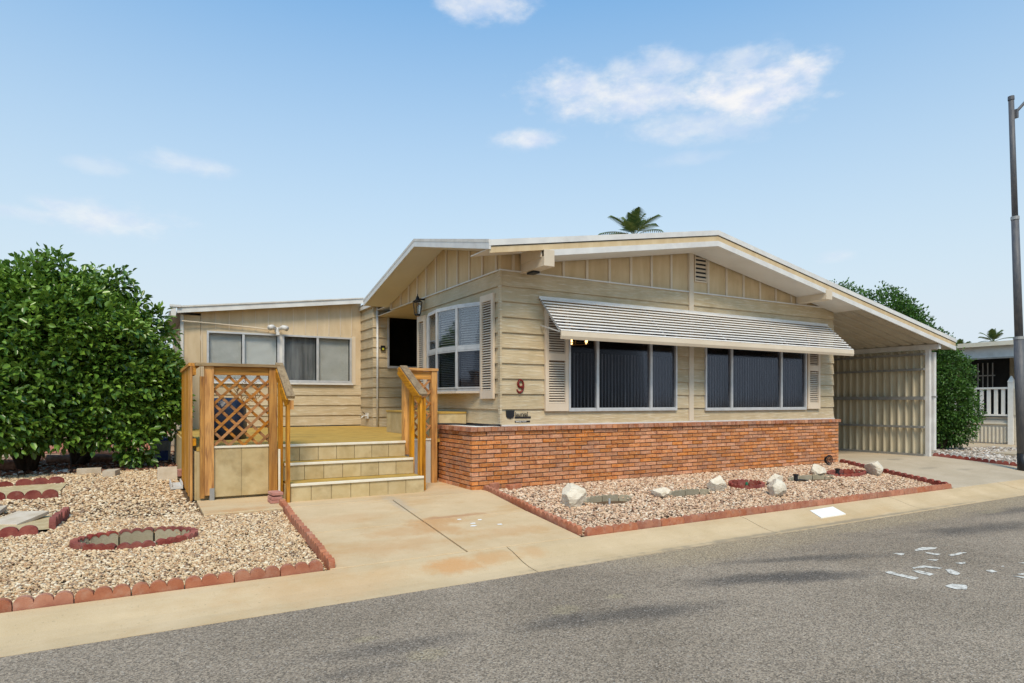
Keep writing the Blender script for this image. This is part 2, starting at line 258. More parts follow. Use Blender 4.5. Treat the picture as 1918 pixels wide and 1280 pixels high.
# ---------------------------------------------------------------- mesh helpers
class MB:
    def __init__(s): s.v = []; s.f = []
    def poly(s, pts): n = len(s.v); s.v += [tuple(p) for p in pts]; s.f.append(tuple(range(n, n+len(pts)))); return s
    def hexa(s, p):   # p: 8 corners, bottom 4 ccw, top 4 ccw
        n = len(s.v); s.v += [tuple(q) for q in p]
        for f in ((0, 3, 2, 1), (4, 5, 6, 7), (0, 1, 5, 4), (1, 2, 6, 5), (2, 3, 7, 6), (3, 0, 4, 7)): s.f.append(tuple(n+i for i in f))
        return s
    def box(s, x0, x1, y0, y1, z0, z1):
        return s.hexa([(x0, y0, z0), (x1, y0, z0), (x1, y1, z0), (x0, y1, z0), (x0, y0, z1), (x1, y0, z1), (x1, y1, z1), (x0, y1, z1)])
    def ext(s, poly, off):   # extrude polygon by vector
        n = len(s.v); k = len(poly); off = Vector(off)
        s.v += [tuple(p) for p in poly] + [tuple(Vector(p)+off) for p in poly]
        s.f.append(tuple(range(n+k-1, n-1, -1))); s.f.append(tuple(range(n+k, n+2*k)))
        for i in range(k): j = (i+1) % k; s.f.append((n+i, n+j, n+k+j, n+k+i))
        return s
    def tube(s, pts, rad, seg=10, cap=True):
        pts = [Vector(p) for p in pts]; rs = rad if isinstance(rad, (list, tuple)) else [rad]*len(pts); n = len(s.v)
        for i, p in enumerate(pts):
            t = (pts[min(i+1, len(pts)-1)]-pts[max(i-1, 0)]).normalized()
            u = t.cross(Vector((0, 0, 1)) if abs(t.z) < .9 else Vector((1, 0, 0))).normalized(); v = t.cross(u)
            for k in range(seg): a_ = 2*math.pi*k/seg; s.v.append(tuple(p+(u*math.cos(a_)+v*math.sin(a_))*rs[i]))
        for i in range(len(pts)-1):
            for k in range(seg): k2 = (k+1) % seg; s.f.append((n+i*seg+k, n+i*seg+k2, n+(i+1)*seg+k2, n+(i+1)*seg+k))
        if cap: s.f.append(tuple(n+k for k in range(seg))[::-1]); s.f.append(tuple(n+(len(pts)-1)*seg+k for k in range(seg)))
        return s
    def bar(s, a_, b_, w_, t_, up=(0, 0, 1)):   # rectangular bar from a to b
        a_, b_ = Vector(a_), Vector(b_); d = (b_-a_).normalized(); u = d.cross(Vector(up)).normalized()*w_/2; v = u.cross(d).normalized()*t_/2
        return s.hexa([a_-u-v, a_+u-v, b_+u-v, b_-u-v, a_-u+v, a_+u+v, b_+u+v, b_-u+v])
    def lathe(s, cx, cy, prof, seg=16):
        n = len(s.v)
        for z, r in prof:
            for k in range(seg): a_ = 2*math.pi*k/seg; s.v.append((cx+r*math.cos(a_), cy+r*math.sin(a_), z))
        for i in range(len(prof)-1):
            for k in range(seg): k2 = (k+1) % seg; s.f.append((n+i*seg+k, n+i*seg+k2, n+(i+1)*seg+k2, n+(i+1)*seg+k))
        s.f.append(tuple(n+k for k in range(seg))[::-1]); s.f.append(tuple(n+(len(prof)-1)*seg+k for k in range(seg))); return s
def wloc(p): return Vector((0, 0, 0)) if p is None else (Vector(p['_w']) if '_w' in p.keys() else Vector(p.location))
def link(name, me, m, parent=None, at=(0, 0, 0)):
    o = bpy.data.objects.new(name, me); COL.objects.link(o)
    if m is not None and not me.materials: me.materials.append(M[m] if isinstance(m, str) else m)
    at = Vector(at); o.parent = parent
    o.location = at-wl(parent); return o
WL = {}
def wl(p):
    v = Vector((0, 0, 0))
    while p is not None: v += p.location; p = p.parent
    return v
def mesh(name, vs, fs, smooth=False):
    me = bpy.data.meshes.new(name); me.from_pydata([tuple(v) for v in vs], [], fs); me.update()
    if smooth: me.polygons.foreach_set('use_smooth', [True]*len(me.polygons))
    return me
def obj(name, mb, m, parent=None, smooth=False, bevel=0, kind=None, label=None):
    vs = np.array(mb.v, float); c = (vs.min(0)+vs.max(0))/2; c[2] = vs[:, 2].min()
    o = link(name, mesh(name, vs-c, mb.f, smooth), m, parent, c)
    if bevel:
        b = o.modifiers.new('bevel', 'BEVEL'); b.width = bevel; b.segments = 2; b.limit_method = 'ANGLE'
    if kind: o['kind'] = kind
    if label: o['label'] = label
    return o
def thing(name, loc, label, cat, group=None):
    o = bpy.data.objects.new(name, None); COL.objects.link(o); o.location = loc; o.empty_display_size = .1; tag(o, label, cat, group); return o
def tag(o, label, cat, group=None):
    o['label'] = label; o['category'] = cat
    if group: o['group'] = group
    return o
def B(x0, x1, y0, y1, z0, z1): return MB().box(x0, x1, y0, y1, z0, z1)

# ---------------------------------------------------------------- ground, road, kerb
def gz(y): return 0 if y > 7 else -.1*(7-y)
def strip(prof, x0, x1, nx=1):
    mb = MB()
    for i in range(len(prof)-1):
        (ya, za), (yb, zb) = prof[i], prof[i+1]
        mb.poly([(x0, ya, za), (x1, ya, za), (x1, yb, zb), (x0, yb, zb)])
    return mb
obj('ground', strip([(5.04, -.36), (7, -.19), (12.3, -.19), (12.5, -.03), (400, -.03)], -300, 400), 'earth', kind='structure')
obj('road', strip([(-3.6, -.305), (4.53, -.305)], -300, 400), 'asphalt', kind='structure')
obj('far_roadside', strip([(-300, -.2), (-4.2, -.2), (-3.6, -.31)], -300, 400), 'earth', kind='structure')
# rolled kerb, cast in lengths with a joint between
prof = [(4.50, -.303), (4.56, -.300), (4.65, -.292), (4.76, -.270), (4.85, -.243), (4.94, -.217), (5.035, -.199)]
kj = [-60, -7.3, 2.85, 5.93, 8.9, 12.0, 18, 80]
kerb = bpy.data.objects.new('kerb', None); COL.objects.link(kerb); kerb.location = (3, 4.8, -.3); kerb['kind'] = 'structure'
for a_, b_ in zip(kj[:-1], kj[1:]):
    mb = MB(); mb.ext([(a_+.006, y, z) for y, z in prof]+[(a_+.006, 5.035, -.4), (a_+.006, 4.50, -.4)], (b_-a_-.012, 0, 0)); obj('kerb_length', mb, 'kerbm', kerb, kind='structure')
# walk slabs from kerb to steps
walk = bpy.data.objects.new('walkway', None); COL.objects.link(walk); walk.location = (2.5, 6, -.1); walk['kind'] = 'structure'
def slab(x0, x1, x2, x3, y0, y1, m='walk', par=walk, th=.1, lift=0):
    mb = MB(); q = .009
    z0, z1 = gz(y0)+lift, gz(y1)+lift
    mb.hexa([(x0+q, y0+q, z0-th), (x1-q, y0+q, z0-th), (x3-q, y1-q, z1-th), (x2+q, y1-q, z1-th), (x0+q, y0+q, z0), (x1-q, y0+q, z0), (x3-q, y1-q, z1), (x2+q, y1-q, z1)])
    return obj('concrete_slab', mb, m, par, bevel=.006, kind=None)
slab(1.26, 2.46, 1.27, 2.46, 5.04, 6.03); slab(2.46, 3.70, 2.46, 3.69, 5.04, 6.06)
slab(1.27, 2.46, 1.285, 2.46, 6.03, 7.0); slab(2.46, 3.69, 2.46, 3.72, 6.06, 7.0)
slab(1.285, 3.72, 1.3, 3.74, 7.0, 8.4, lift=.002)
pd = slab(.51, 1.30, .51, 1.30, 6.98, 8.0, 'padc', lift=.004); 
for i in range(5):   # little chips of white paint on the slab
    x, y = [(2.82, 5.98), (2.9, 5.8), (3.02, 5.9), (2.86, 5.72), (3.14, 5.68)][i]
    mb = MB(); mb.poly([(x+math.cos(t)*.035*random.uniform(.5, 1.3), y+math.sin(t)*.022*random.uniform(.6, 1.2), gz(y+math.sin(t)*.022)+.004) for t in np.linspace(0, 5.5, 7)]); obj('paint_chip', mb, 'duct', walk)
# drive: flared apron, then under the carport
drv = bpy.data.objects.new('driveway', None); COL.objects.link(drv); drv.location = (12.5, 6, -.1); drv['kind'] = 'structure'
slab(10.66, 14.75, 11.08, 14.02, 5.04, 7.0, 'drive', drv)
slab(11.08, 14.02, 11.1, 14.0, 7.0, 10.4, 'drive', drv); slab(11.1, 14.0, 11.1, 14.0, 10.4, 22, 'drive', drv)
mb = MB(); zc = lambda y: -.199+(y-5.035)*.26
mb.hexa([(6.984, 4.74, -.29), (7.474, 4.745, -.29), (7.534, 4.953, -.24), (7.042, 4.929, -.24), (6.984, 4.74, -.262), (7.474, 4.745, -.260), (7.534, 4.953, -.207), (7.042, 4.929, -.211)])
tag(obj('meter_cover', mb, 'duct'), 'white painted utility cover plate let into the rolled kerb', 'cover plate')
POLY=[[(6.073, 3.389), (6.188, 3.336), (6.062, 3.303)], [(6.379, 3.358), (6.57, 3.393), (6.69, 3.308), (6.592, 3.288), (6.352, 3.337)], [(6.38, 3.269), (6.438, 3.156), (6.353, 3.149), (6.342, 3.226)], [(6.448, 3.094), (6.66, 3.1), (6.712, 3.063), (6.59, 3.054), (6.421, 3.054)], [(6.089, 3.104), (6.194, 3.057), (6.114, 3.03)], [(6.191, 2.922), (6.297, 2.886), (6.254, 2.86), (6.181, 2.864)], [(5.699, 3.02), (5.86, 3.0), (5.906, 2.877), (5.849, 2.874), (5.805, 2.959), (5.668, 2.991)], [(5.599, 2.96), (5.651, 2.93), (5.639, 2.807), (5.554, 2.807), (5.555, 2.906)], [(5.873, 2.843), (5.925, 2.83), (5.846, 2.715), (5.766, 2.695), (5.762, 2.753)], [(5.341, 3.052), (5.416, 3.048), (5.398, 2.974), (5.417, 2.815), (5.327, 2.804), (5.32, 2.931)], [(5.338, 2.591), (5.469, 2.59), (5.512, 2.516), (5.396, 2.463), (5.318, 2.508)], [(6.135, 2.663), (6.198, 2.643), (6.169, 2.585), (6.101, 2.596)], [(6.358, 2.652), (6.436, 2.655), (6.423, 2.638)], [(6.671, 2.639), (6.757, 2.614), (6.711, 2.596)], [(6.119, 2.469), (6.169, 2.429), (6.18, 2.348), (6.126, 2.338)], [(6.226, 2.468), (6.294, 2.468), (6.328, 2.426), (6.237, 2.434)]]
def paintmat():
    m = bpy.data.materials.new('worn_road_paint'); m.use_nodes = True; q = NG(m.node_tree); B_ = q.N['Principled BSDF']
    pos = q.n('ShaderNodeNewGeometry').outputs['Position']
    q.L.new(q.mix(q.mapr(q.noise(pos, 28, 5, .7), .36, .54), (.24, .21, .17, 1), (.72, .67, .58, 1)), B_.inputs['Base Color'])
    B_.inputs['Roughness'].default_value = .85; return m
M['paint'] = paintmat()
rp = bpy.data.objects.new('road_marking', None); COL.objects.link(rp); rp.location = (6, 3, -.301); rp['kind'] = 'structure'
for P in POLY:
    pts = []
    for i in range(len(P)):
        p, q = Vector(P[i]), Vector(P[(i+1) % len(P)])
        for t in (0, .33, .66): pts.append((p.x+(q.x-p.x)*t+random.uniform(-.006, .006), p.y+(q.y-p.y)*t+random.uniform(-.006, .006), -.301))
    obj('paint_patch', MB().poly(pts), 'paint', rp)

# ---------------------------------------------------------------- gravel
ICO_V = []; t_ = (1+5**.5)/2
for a_, b_ in ((-1, t_), (1, t_), (-1, -t_), (1, -t_)): ICO_V.append((a_, b_, 0))
for a_, b_ in ((-1, t_), (1, t_), (-1, -t_), (1, -t_)): ICO_V.append((0, a_, b_))
for a_, b_ in ((t_, -1), (t_, 1), (-t_, -1), (-t_, 1)): ICO_V.append((a_, 0, b_))
ICO_V = np.array(ICO_V)/np.linalg.norm(ICO_V[0]); 
ICO_F = np.array([(0, 11, 5), (0, 5, 1), (0, 1, 7), (0, 7, 10), (0, 10, 11), (1, 5, 9), (5, 11, 4), (11, 10, 2), (10, 7, 6), (7, 1, 8), (3, 9, 4), (3, 4, 2), (3, 2, 6), (3, 6, 8), (3, 8, 9), (4, 9, 5), (2, 4, 11), (6, 2, 10), (8, 6, 7), (9, 8, 1)])
def np_mesh(name, V, Fc, m, smooth=True):
    me = bpy.data.meshes.new(name); k = Fc.shape[1]; me.vertices.add(len(V)); me.loops.add(Fc.size); me.polygons.add(len(Fc))
    me.vertices.foreach_set('co', V.ravel().astype(np.float32)); me.loops.foreach_set('vertex_index', Fc.ravel().astype(np.int32))
    me.polygons.foreach_set('loop_start', (np.arange(len(Fc))*k).astype(np.int32)); me.polygons.foreach_set('loop_total', np.full(len(Fc), k, np.int32))
    if smooth: me.polygons.foreach_set('use_smooth', np.ones(len(Fc), bool))
    me.update(calc_edges=True); me.materials.append(M[m]); return me
def pebbles(name, P, size, m, label):
    n = len(P); s = size[:, None]*np.exp(rng.normal(0, .28, (n, 1))); ax = np.stack([np.ones(n)*1.35, rng.uniform(.7, 1.05, n), rng.uniform(.5, .8, n)], 1)*s
    V = ICO_V[None]*rng.uniform(.8, 1.2, (n, 12, 1)); V = V*ax[:, None, :]
    th = rng.uniform(0, 2*np.pi, n); ti = rng.uniform(-.6, .6, n); c, s_ = np.cos(ti), np.sin(ti)
    x, z = V[..., 0]*c[:, None]-V[..., 2]*s_[:, None], V[..., 0]*s_[:, None]+V[..., 2]*c[:, None]; y = V[..., 1]
    c, s_ = np.cos(th)[:, None], np.sin(th)[:, None]
    W = np.stack([x*c-y*s_, x*s_+y*c, z], -1)+P[:, None, :]
    F_ = (ICO_F[None]+(np.arange(n)*12)[:, None, None]).reshape(-1, 3)
    o = link(name, np_mesh(name, W.reshape(-1, 3), F_, m), m); o['kind'] = 'stuff'; o['label'] = label; return o
def gzv(y): return np.where(y > 7, 0, -.1*(7-y))
def scatter(n, x0, x1, y0, y1, keep, size, lay=.012):
    x = rng.uniform(x0, x1, n); y = rng.uniform(y0, y1, n); k = keep(x, y); x, y = x[k], y[k]
    return np.stack([x, y, gzv(y)-.022+rng.uniform(0, lay, len(x))**1.0+.004*np.sin(x*9)*np.sin(y*7)], 1), size[0]+(size[1]-size[0])*np.clip((y-y0)/(y1-y0), 0, 1)
RINGS = [(-.05, 6.36, .47, .22, 'edged', .035), (4.93, 6.17, .37, .17, 'edgeg', .02), (6.25, 6.12, .38, .13, 'edgeg', .02), (7.46, 6.22, .30, .20, 'edged', .045), (9.0, 6.25, .55, .16, 'edgeg', .02), (10.0, 6.33, .46, .18, 'edged', .04)]
def outside(x, y, shrink=.9):
    k = np.ones(len(x), bool)
    for cx, cy, rx, ry, _, _ in RINGS: k &= ((x-cx)/(rx*shrink))**2+((y-cy)/(ry*shrink))**2 > 1
    return k
def keepL(x, y):
    k = outside(x, y) & (x < 1.25) & ~((x > .5) & (y > 6.97)) & ~((x > .42) & (y > 8))
    k &= ~((x < -.72) & (y > 6.88) & (y < 7.7)) & ~((x < -.9) & (y > 9.2) & (y < 10.4)); k &= (x > -.12*y-.5) ; return k
P1, s1 = scatter(38000, -1.6, 1.26, 5.08, 7.2, keepL, (.0088, .0102)); P2, s2 = scatter(19000, -2.2, 1.26, 7.2, 12.2, keepL, (.0115, .017), .016)
pebbles('gravel', np.vstack([P1, P2]), np.concatenate([s1, s2]), 'pebL', 'golden gravel covering the yard left of the walkway')
def keepR(x, y): return outside(x, y) & (x < 10.66+(y-5.04)*.21) & (y < 7.2) & (x > 3.74)
P1, s1 = scatter(37000, 3.74, 11.2, 5.09, 7.2, keepR, (.0115, .014), .016)
pebbles('gravel', P1, s1, 'pebR', 'pinkish gravel filling the bed in front of the brick wall')
P1, s1 = scatter(9000, 13.9, 18, 5.1, 8.4, lambda x, y: (x > 14.1+(7-y)*.35*(y < 7)) & (y < 8.6-(x-14)*.25), (.022, .03), .03)
pebbles('gravel', P1, s1, 'pebD', 'grey mixed gravel beside the round shrub')
def bed(x0, x1, y0, y1, st=.05):
    mb = MB(); nx, ny = round((x1-x0)/st), round((y1-y0)/st)
    for j in range(ny):
        ya, yb = y0+(y1-y0)*j/ny, y0+(y1-y0)*(j+1)/ny; run = None
        for i in range(nx+1):
            xa = x0+(x1-x0)*i/nx; ok = i < nx and bool(outside(np.array([xa+st/2]), np.array([(ya+yb)/2]), .97)[0])
            if ok and run is None: run = xa
            if not ok and run is not None: mb.poly([(run, ya, gz(ya)-.026), (xa, ya, gz(ya)-.026), (xa, yb, gz(yb)-.026), (run, yb, gz(yb)-.026)]); run = None
    return mb
obj('gravel_bed', bed(-.6-.6, 1.25, 5.05, 7.05), 'under', kind='structure'); obj('gravel_bed', strip([(7.05, -.026), (12.5, -.026)], -8, 1.25), 'under', kind='structure'); obj('gravel_bed', strip([(5.05, -.225), (7.05, -.026)], -8, -1.2), 'under', kind='structure')
obj('gravel_bed', bed(3.75, 11.1, 5.05, 7.2), 'under', kind='structure'); obj('side_yard', strip([(5.05, -.24), (7.0, -.04), (12.6, -.04)], 11.1, 300), 'earth', kind='structure')

# ---------------------------------------------------------------- scalloped edging
def edging_mesh(n=3, L=.318, H=.1, T=.05, low=.052):
    pts = [(-L/2, 0)]; 
    for i in range(n):
        c = -L/2+(i+.5)*L/n; r = L/n/2
        for a_ in np.linspace(math.pi, 0, 9): pts.append((c+r*math.cos(a_)*.99, low+(H-low)*math.sin(a_)**.95 if math.sin(a_) > .01 else low))
    pts.append((L/2, 0)); mb = MB()
    mb.ext([(x, -T/2, z-.03) for x, z in pts], (0, T, 0)); me = mesh('edging_block', mb.v, mb.f); return me
EDM = {}
def edging_row(name, pts, m, label, n=3, L=.322, H=.10, group=None, jit=.006, T=.05, cat='garden edging', low=.056):
    p0 = pts[0]; t = thing(name, (p0[0], p0[1], gz(p0[1])), label, cat, group)
    key = (m, n, L, H, T)
    if key not in EDM: EDM[key] = edging_mesh(n, L-.008, H, T, low)
    for a_, b_ in zip(pts[:-1], pts[1:]):
        a_, b_ = Vector((a_[0], a_[1], gz(a_[1]))), Vector((b_[0], b_[1], gz(b_[1]))); D_ = (b_-a_).length; k = max(1, round(D_/L)); d = (b_-a_).normalized()
        for i in range(k):
            c = a_+(b_-a_)*((i+.5)/k); o = link('edging_block', EDM[key], m, t, (c.x+random.uniform(-jit, jit)*.4, c.y+random.uniform(-jit, jit), c.z+random.uniform(-jit, jit)*.5))
            o.rotation_euler = (random.uniform(-.03, .03), -math.asin(max(-1, min(1, d.z)))+random.uniform(-.01, .01), math.atan2(d.y, d.x)+random.uniform(-.02, .02)); o.scale = (D_/k/L, 1, 1)
    return t
G1 = 'scalloped concrete edging'
edging_row('garden_edging', [(1.22, 5.075), (-3.3, 5.075)], 'edge', 'red scalloped concrete edging along the kerb before the golden gravel', group=G1)
edging_row('garden_edging', [(1.285, 5.06), (1.28, 5.7), (1.27, 6.5), (1.30, 7.25)], 'edge', 'red scalloped edging between golden gravel and left side of the walkway', n=4, L=.33, group=G1)
edging_row('garden_edging', [(3.76, 5.07), (10.62, 5.07)], 'edge', 'long red scalloped edging between the kerb and the pinkish gravel bed', group=G1)
edging_row('garden_edging', [(3.735, 5.12), (3.735, 7.15)], 'edge', 'red scalloped edging on the right side of the walkway ending at the brick wall', n=4, L=.33, group=G1)
edging_row('garden_edging', [(10.64, 5.12), (11.04, 7.12)], 'edged', 'dark red scalloped edging between gravel bed and driveway', group=G1)
edging_row('garden_edging', [(14.06, 7.05), (14.8, 5.0)], 'edged', 'dark red edging between driveway and grey gravel beside the lamp post', group=G1)
edging_row('garden_edging', [(-1.85, 9.2), (-.87, 9.2)], 'edged', 'nearer dark red scalloped row at the sandy bed in front of the trees', n=3, L=.45, H=.12, group=G1, jit=.02)
edging_row('garden_edging', [(-2.0, 10.45), (-.95, 10.75)], 'edged', 'faded scalloped row on the far side of the sandy bed under the trees', n=3, L=.45, H=.11, group=G1, jit=.02)
edging_row('garden_edging', [(-1.6, 6.84), (-.78, 6.86)], 'edged', 'dark red scalloped row left of the oval ring, by the tilted pavers', n=3, L=.4, H=.10, group=G1, jit=.02)
edging_row('garden_edging', [(-.69, 6.95), (-.66, 7.7)], 'edged', 'short crumbling dark red edging piece standing by the tilted pavers', n=3, L=.38, H=.12, group=G1, jit=.02)
obj('sandy_bed', strip([(9.25, .004), (10.6, .004)], -2.6, -.9), 'dirtm', kind='structure')
obj('sandy_bed', strip([(6.9, -.004), (7.7, .0)], -2.4, -.72), 'dirtm', kind='structure')
RL = ['oval dark red scalloped ring sunk in the golden gravel', 'greyish scalloped ring beside the biggest white rock', 'low grey scalloped ring between the second and third white rocks', 'dark red scalloped ring between two white rocks', 'long broken grey ring holding a black sprinkler', 'dark red scalloped ring near the driveway edging']
for i, (cx, cy, rx, ry, m, hh) in enumerate(RINGS):
    t = thing('planting_ring', (cx, cy, gz(cy)), RL[i], 'garden edging', 'planting rings of curved edging')
    N = 10 if rx > .4 else 8
    for k in range(N):
        if m == 'edgeg' and math.sin(2*math.pi*(k+.5)/N) < -.1: continue
        a0, a1 = 2*math.pi*k/N+.02, 2*math.pi*(k+1)/N-.02; mb = MB(); ns = 12
        for j in range(ns):
            for_a = a0+(a1-a0)*j/ns; fb = a0+(a1-a0)*(j+1)/ns
            def q(a_, f, z): return (cx+rx*f*math.cos(a_), cy+ry*(1-(1-f)*rx/ry*.9)*math.sin(a_), gz(cy+ry*math.sin(a_))+z)
            def top(a_): 
                u = ((a_-a0)/(a1-a0)*3) % 1.0; return hh*.35+hh*.65*math.sin(math.pi*min(max(u, 0.001), .999))**.6
            ta, tb = top(for_a+1e-4), top(fb-1e-4); f0 = 1-.045/rx
            mb.hexa([q(for_a, f0, -.12), q(for_a, 1, -.12), q(fb, 1, -.12), q(fb, f0, -.12), q(for_a, f0, ta), q(for_a, 1, ta), q(fb, 1, tb), q(fb, f0, tb)])
        o = obj('edging_block', mb, 'edgeg' if i == 0 else m, t)
        if i == 0:
            mc = MB()
            for j in range(ns):
                f_a = a0+(a1-a0)*j/ns; f_b = a0+(a1-a0)*(j+1)/ns; ta, tb = top(f_a+1e-4), top(f_b-1e-4); mc.hexa([q(f_a, f0-.008, ta-.012), q(f_a, 1.01, ta-.04), q(f_b, 1.01, tb-.04), q(f_b, f0-.008, tb-.012), q(f_a, f0-.008, ta+.004), q(f_a, 1.01, ta+.004), q(f_b, 1.01, tb+.004), q(f_b, f0-.008, tb+.004)])
            obj('painted_rim', mc, 'edged', o)
    mb = MB(); mb.poly([(cx+rx*.98*math.cos(a_), cy+ry*.98*math.sin(a_), gz(cy)-(.105 if i == 0 else .055)+(cy+ry*.98*math.sin(a_)-cy)*.1) for a_ in np.linspace(0, 2*math.pi, 24, endpoint=False)])
    obj('ring_soil', mb, 'dirtm' if i == 0 else 'under', t)
# cut-outs: gravel bed soil lies at -.026 so lower the look with a dark collar is not needed

# ---------------------------------------------------------------- rocks
def rock(x, y, sx, sy, sz, seed, label, m='rock'):
    r = np.random.default_rng(seed); import bmesh
    bm = bmesh.new(); bmesh.ops.create_icosphere(bm, subdivisions=4, radius=1)
    pl = [Vector(r.normal(size=3)).normalized() for _ in range(16)]; dd = r.uniform(.5, .85, 16)
    for v in bm.verts:
        p = v.co.copy()
        for n_, d_ in zip(pl, dd):
            s_ = p.dot(n_)
            if s_ > d_: p -= n_*(s_-d_)*.97
        p += Vector(r.normal(size=3))*.012; v.co = Vector((p.x*sx, p.y*sy, p.z*sz))
    me = bpy.data.meshes.new('rock'); bm.to_mesh(me); bm.free()
    o = link('rock', me, m, None, (x, y, gz(y)+sz*.55)); o.rotation_euler = (0, 0, r.uniform(0, 6)); tag(o, label, 'rock', 'white rocks in the gravel bed'); return o
rock(4.37, 6.14, .21, .17, .19, 3, 'biggest white rock, at the left end of the gravel bed')
rock(5.72, 6.12, .17, .12, .075, 11, 'low flat white rock, second from the left in the bed')
rock(6.75, 6.12, .17, .14, .14, 8, 'white rock touching the left side of the dark red ring')
rock(7.34, 5.66, .16, .14, .14, 5, 'white rock nearest the kerb, just right of the red ring')
rock(7.95, 6.12, .16, .13, .11, 14, 'white rock behind the one nearest the kerb')
rock(9.33, 6.42, .18, .13, .115, 21, 'white rock between the black sprinklers')
rock(10.55, 6.17, .23, .17, .17, 33, 'white rock at the driveway corner of the bed')
r8 = rock(.08, 6.34, .055, .04, .035, 40, 'small white stone lying inside the oval red ring'); r8.location.z = -.13
for k, (x, y) in enumerate([(8.55, 6.22), (9.75, 6.33)]):
    t = thing('sprinkler', (x, y, gz(y)-.05), ['black sprinkler lying in the long grey ring', 'black sprinkler lying in the right red ring'][k], 'sprinkler', 'black sprinklers')
    obj('sprinkler_head', MB().lathe(x, y, [(gz(y)-.06, .03), (gz(y)+.07, .03), (gz(y)+.075, .042), (gz(y)+.095, .042), (gz(y)+.1, .02)], 12), 'black', t)
    obj('riser_pipe', MB().tube([(x, y, gz(y)-.01), (x+.12, y+.03, gz(y)+.0), (x+.3, y+.02, gz(y)-.02)], .012), 'black', t)
t = thing('sprinkler_nozzle', (7.46, 6.22, -.1), 'small green sprinkler nozzle inside the dark red ring between rocks', 'sprinkler'); obj('nozzle', MB().lathe(7.46, 6.22, [(-.12, .02), (-.045, .02), (-.04, .012), (-.03, .012)], 10), 'green', t)
t = thing('pipe_stub', (4.9, 6.12, -.1), 'small grey pipe stub inside the ring by the biggest rock', 'pipe'); obj('pipe', MB().lathe(4.9, 6.12, [(-.14, .012), (-.06, .012)], 10), 'greyp', t)
for k, (x, y, lab) in enumerate([(9.1, 6.2, 'x')]):
    pass
# coiled black hose at the right foot of the brick wall
mb = MB()
for k in range(4):
    rr = .085-.012*k; mb.tube([(10.47+rr*math.cos(a_), 6.98+.02*k-.03, .085+rr*math.sin(a_)) for a_ in np.linspace(0, 2*math.pi, 20)], .009, 6, False)
tag(obj('coiled_cable', mb, 'black'), 'small coil of black cable leaning at the right foot of the brick wall', 'cable')
# loose bricks
def lone(name, x, y, z, sx, sy, sz, rz, m, label, cat, rx=0, group=None):
    mb = B(-sx/2, sx/2, -sy/2, sy/2, 0, sz); o = link(name, mesh(name, mb.v, mb.f), m, None, (x, y, z)); o.rotation_euler = (rx, 0, rz)
    b = o.modifiers.new('bevel', 'BEVEL'); b.width = .005; b.segments = 2; tag(o, label, cat, group); return o
lone('brick', 4.12, 7.09, -.005, .21, .09, .06, .25, 'edge', 'loose red brick lying in the gravel against the brick wall', 'brick')
lone('brick', 3.86, 7.13, -.005, .13, .07, .09, .5, 'edge', 'short red block on end where edging meets the brick wall', 'brick')
for k in range(3): lone('brick', 1.255+.006*k, 7.43, .004+.036*k+.012*(k == 2), .115, .2, .034, .05*k, 'pinkb', ['bottom', 'middle', 'top'][k]+' paving brick of the little stack at the foot of the left handrail', 'brick', group='stack of three paving bricks')

# ---------------------------------------------------------------- brick wall
bw = thing('brick_wall', (3.6, 7.3, 0), 'low red brick skirting wall with a brick cap in front of the house', 'brick wall')
BX0, BX1, BY = 3.575, 11.12, 7.2; CO = .0568; NB = 13; BL = .213
obj('mortar', B(BX0+.014, BX1-.014, BY+.014, 7.32, -.08, .735), 'mortar', bw); 
mb = MB(); mb.box(BX0+.014, 4.06, 7.322, 8.25, -.08, .735); obj('mortar', mb, 'mortar', bw)
def brick_mesh(L, k=0):
    mb = B(0, L, 0, .06, 0, CO-.0125); me = mesh('brick', mb.v, mb.f)
    r = np.random.default_rng(k+int(L*1000))
    for v in me.vertices: v.co += Vector(r.normal(size=3)*.0008)
    return me
bfull = [brick_mesh(BL-.013, k) for k in range(4)]; halfs = {}
rest = MB(); cnt = 0; XC = 7.05
for c in range(-1, NB):
    z = c*CO+.003; off = (c % 2)*BL/2 + (random.uniform(-.01, .01)); x = BX0-off if c % 2 else BX0
    while x < BX1-.01:
        a_, b_ = max(x, BX0), min(x+BL-.013, BX1)
        if b_-a_ > .02:
            full = b_-a_ > BL-.014; dy = random.uniform(-.003, .002)
            if a_ < XC and c >= 0:
                me = bfull[cnt % 4] if full else halfs.setdefault(round(b_-a_, 3), brick_mesh(b_-a_))
                link('brick', me, 'brick', bw, (a_, BY+dy, z)); cnt += 1
            else: rest.box(a_, b_, BY+dy, BY+.06+dy, z, z+CO-.0125)
        x += BL
    # return along the left side
    y = BY+.062+(c % 2)*.1; ys = BY+.064; 
    while ys < 8.25:
        ye = min(ys+(BL-.01 if ys > BY+.07 or c % 2 else BL/2-.01), 8.25); dy = random.uniform(-.003, .002)
        if c >= 0: 
            mb = B(BX0+dy, BX0+.06+dy, ys, ye, z, z+CO-.0125); obj('brick', mb, 'brick', bw); cnt += 1
        else: rest.box(BX0+dy, BX0+.06+dy, ys, ye, z, z+CO-.0125)
        ys = ye+.013
m_ = mat('brick_far', (.47, .155, .055), (.66, .30, .13), .85, 5, (2, 2, 12), .5, 150, (3, 3, 1), island=.22, hi=(.70, .42, .25), hiamt=.7, hisc=30, dirt=(.28, .09, .05), dirtamt=.5, dirtsc=9)
M['brick_far'] = m_; o = obj('brick', rest, 'brick_far', bw, kind='stuff')
x = BX0-.03; k = 0
while x < BX1+.03:
    L = .098; 
    obj('cap_brick', B(x, min(x+L-.008, BX1+.035), BY-.028+random.uniform(-.003, .003), 7.318, .738, .79), 'capb', bw); x += L; k += 1
y = 7.322
while y < 8.22: obj('cap_brick', B(BX0-.028, BX0+.1, y, min(y+.17, 8.27), .738, .79), 'capb', bw); y += .178
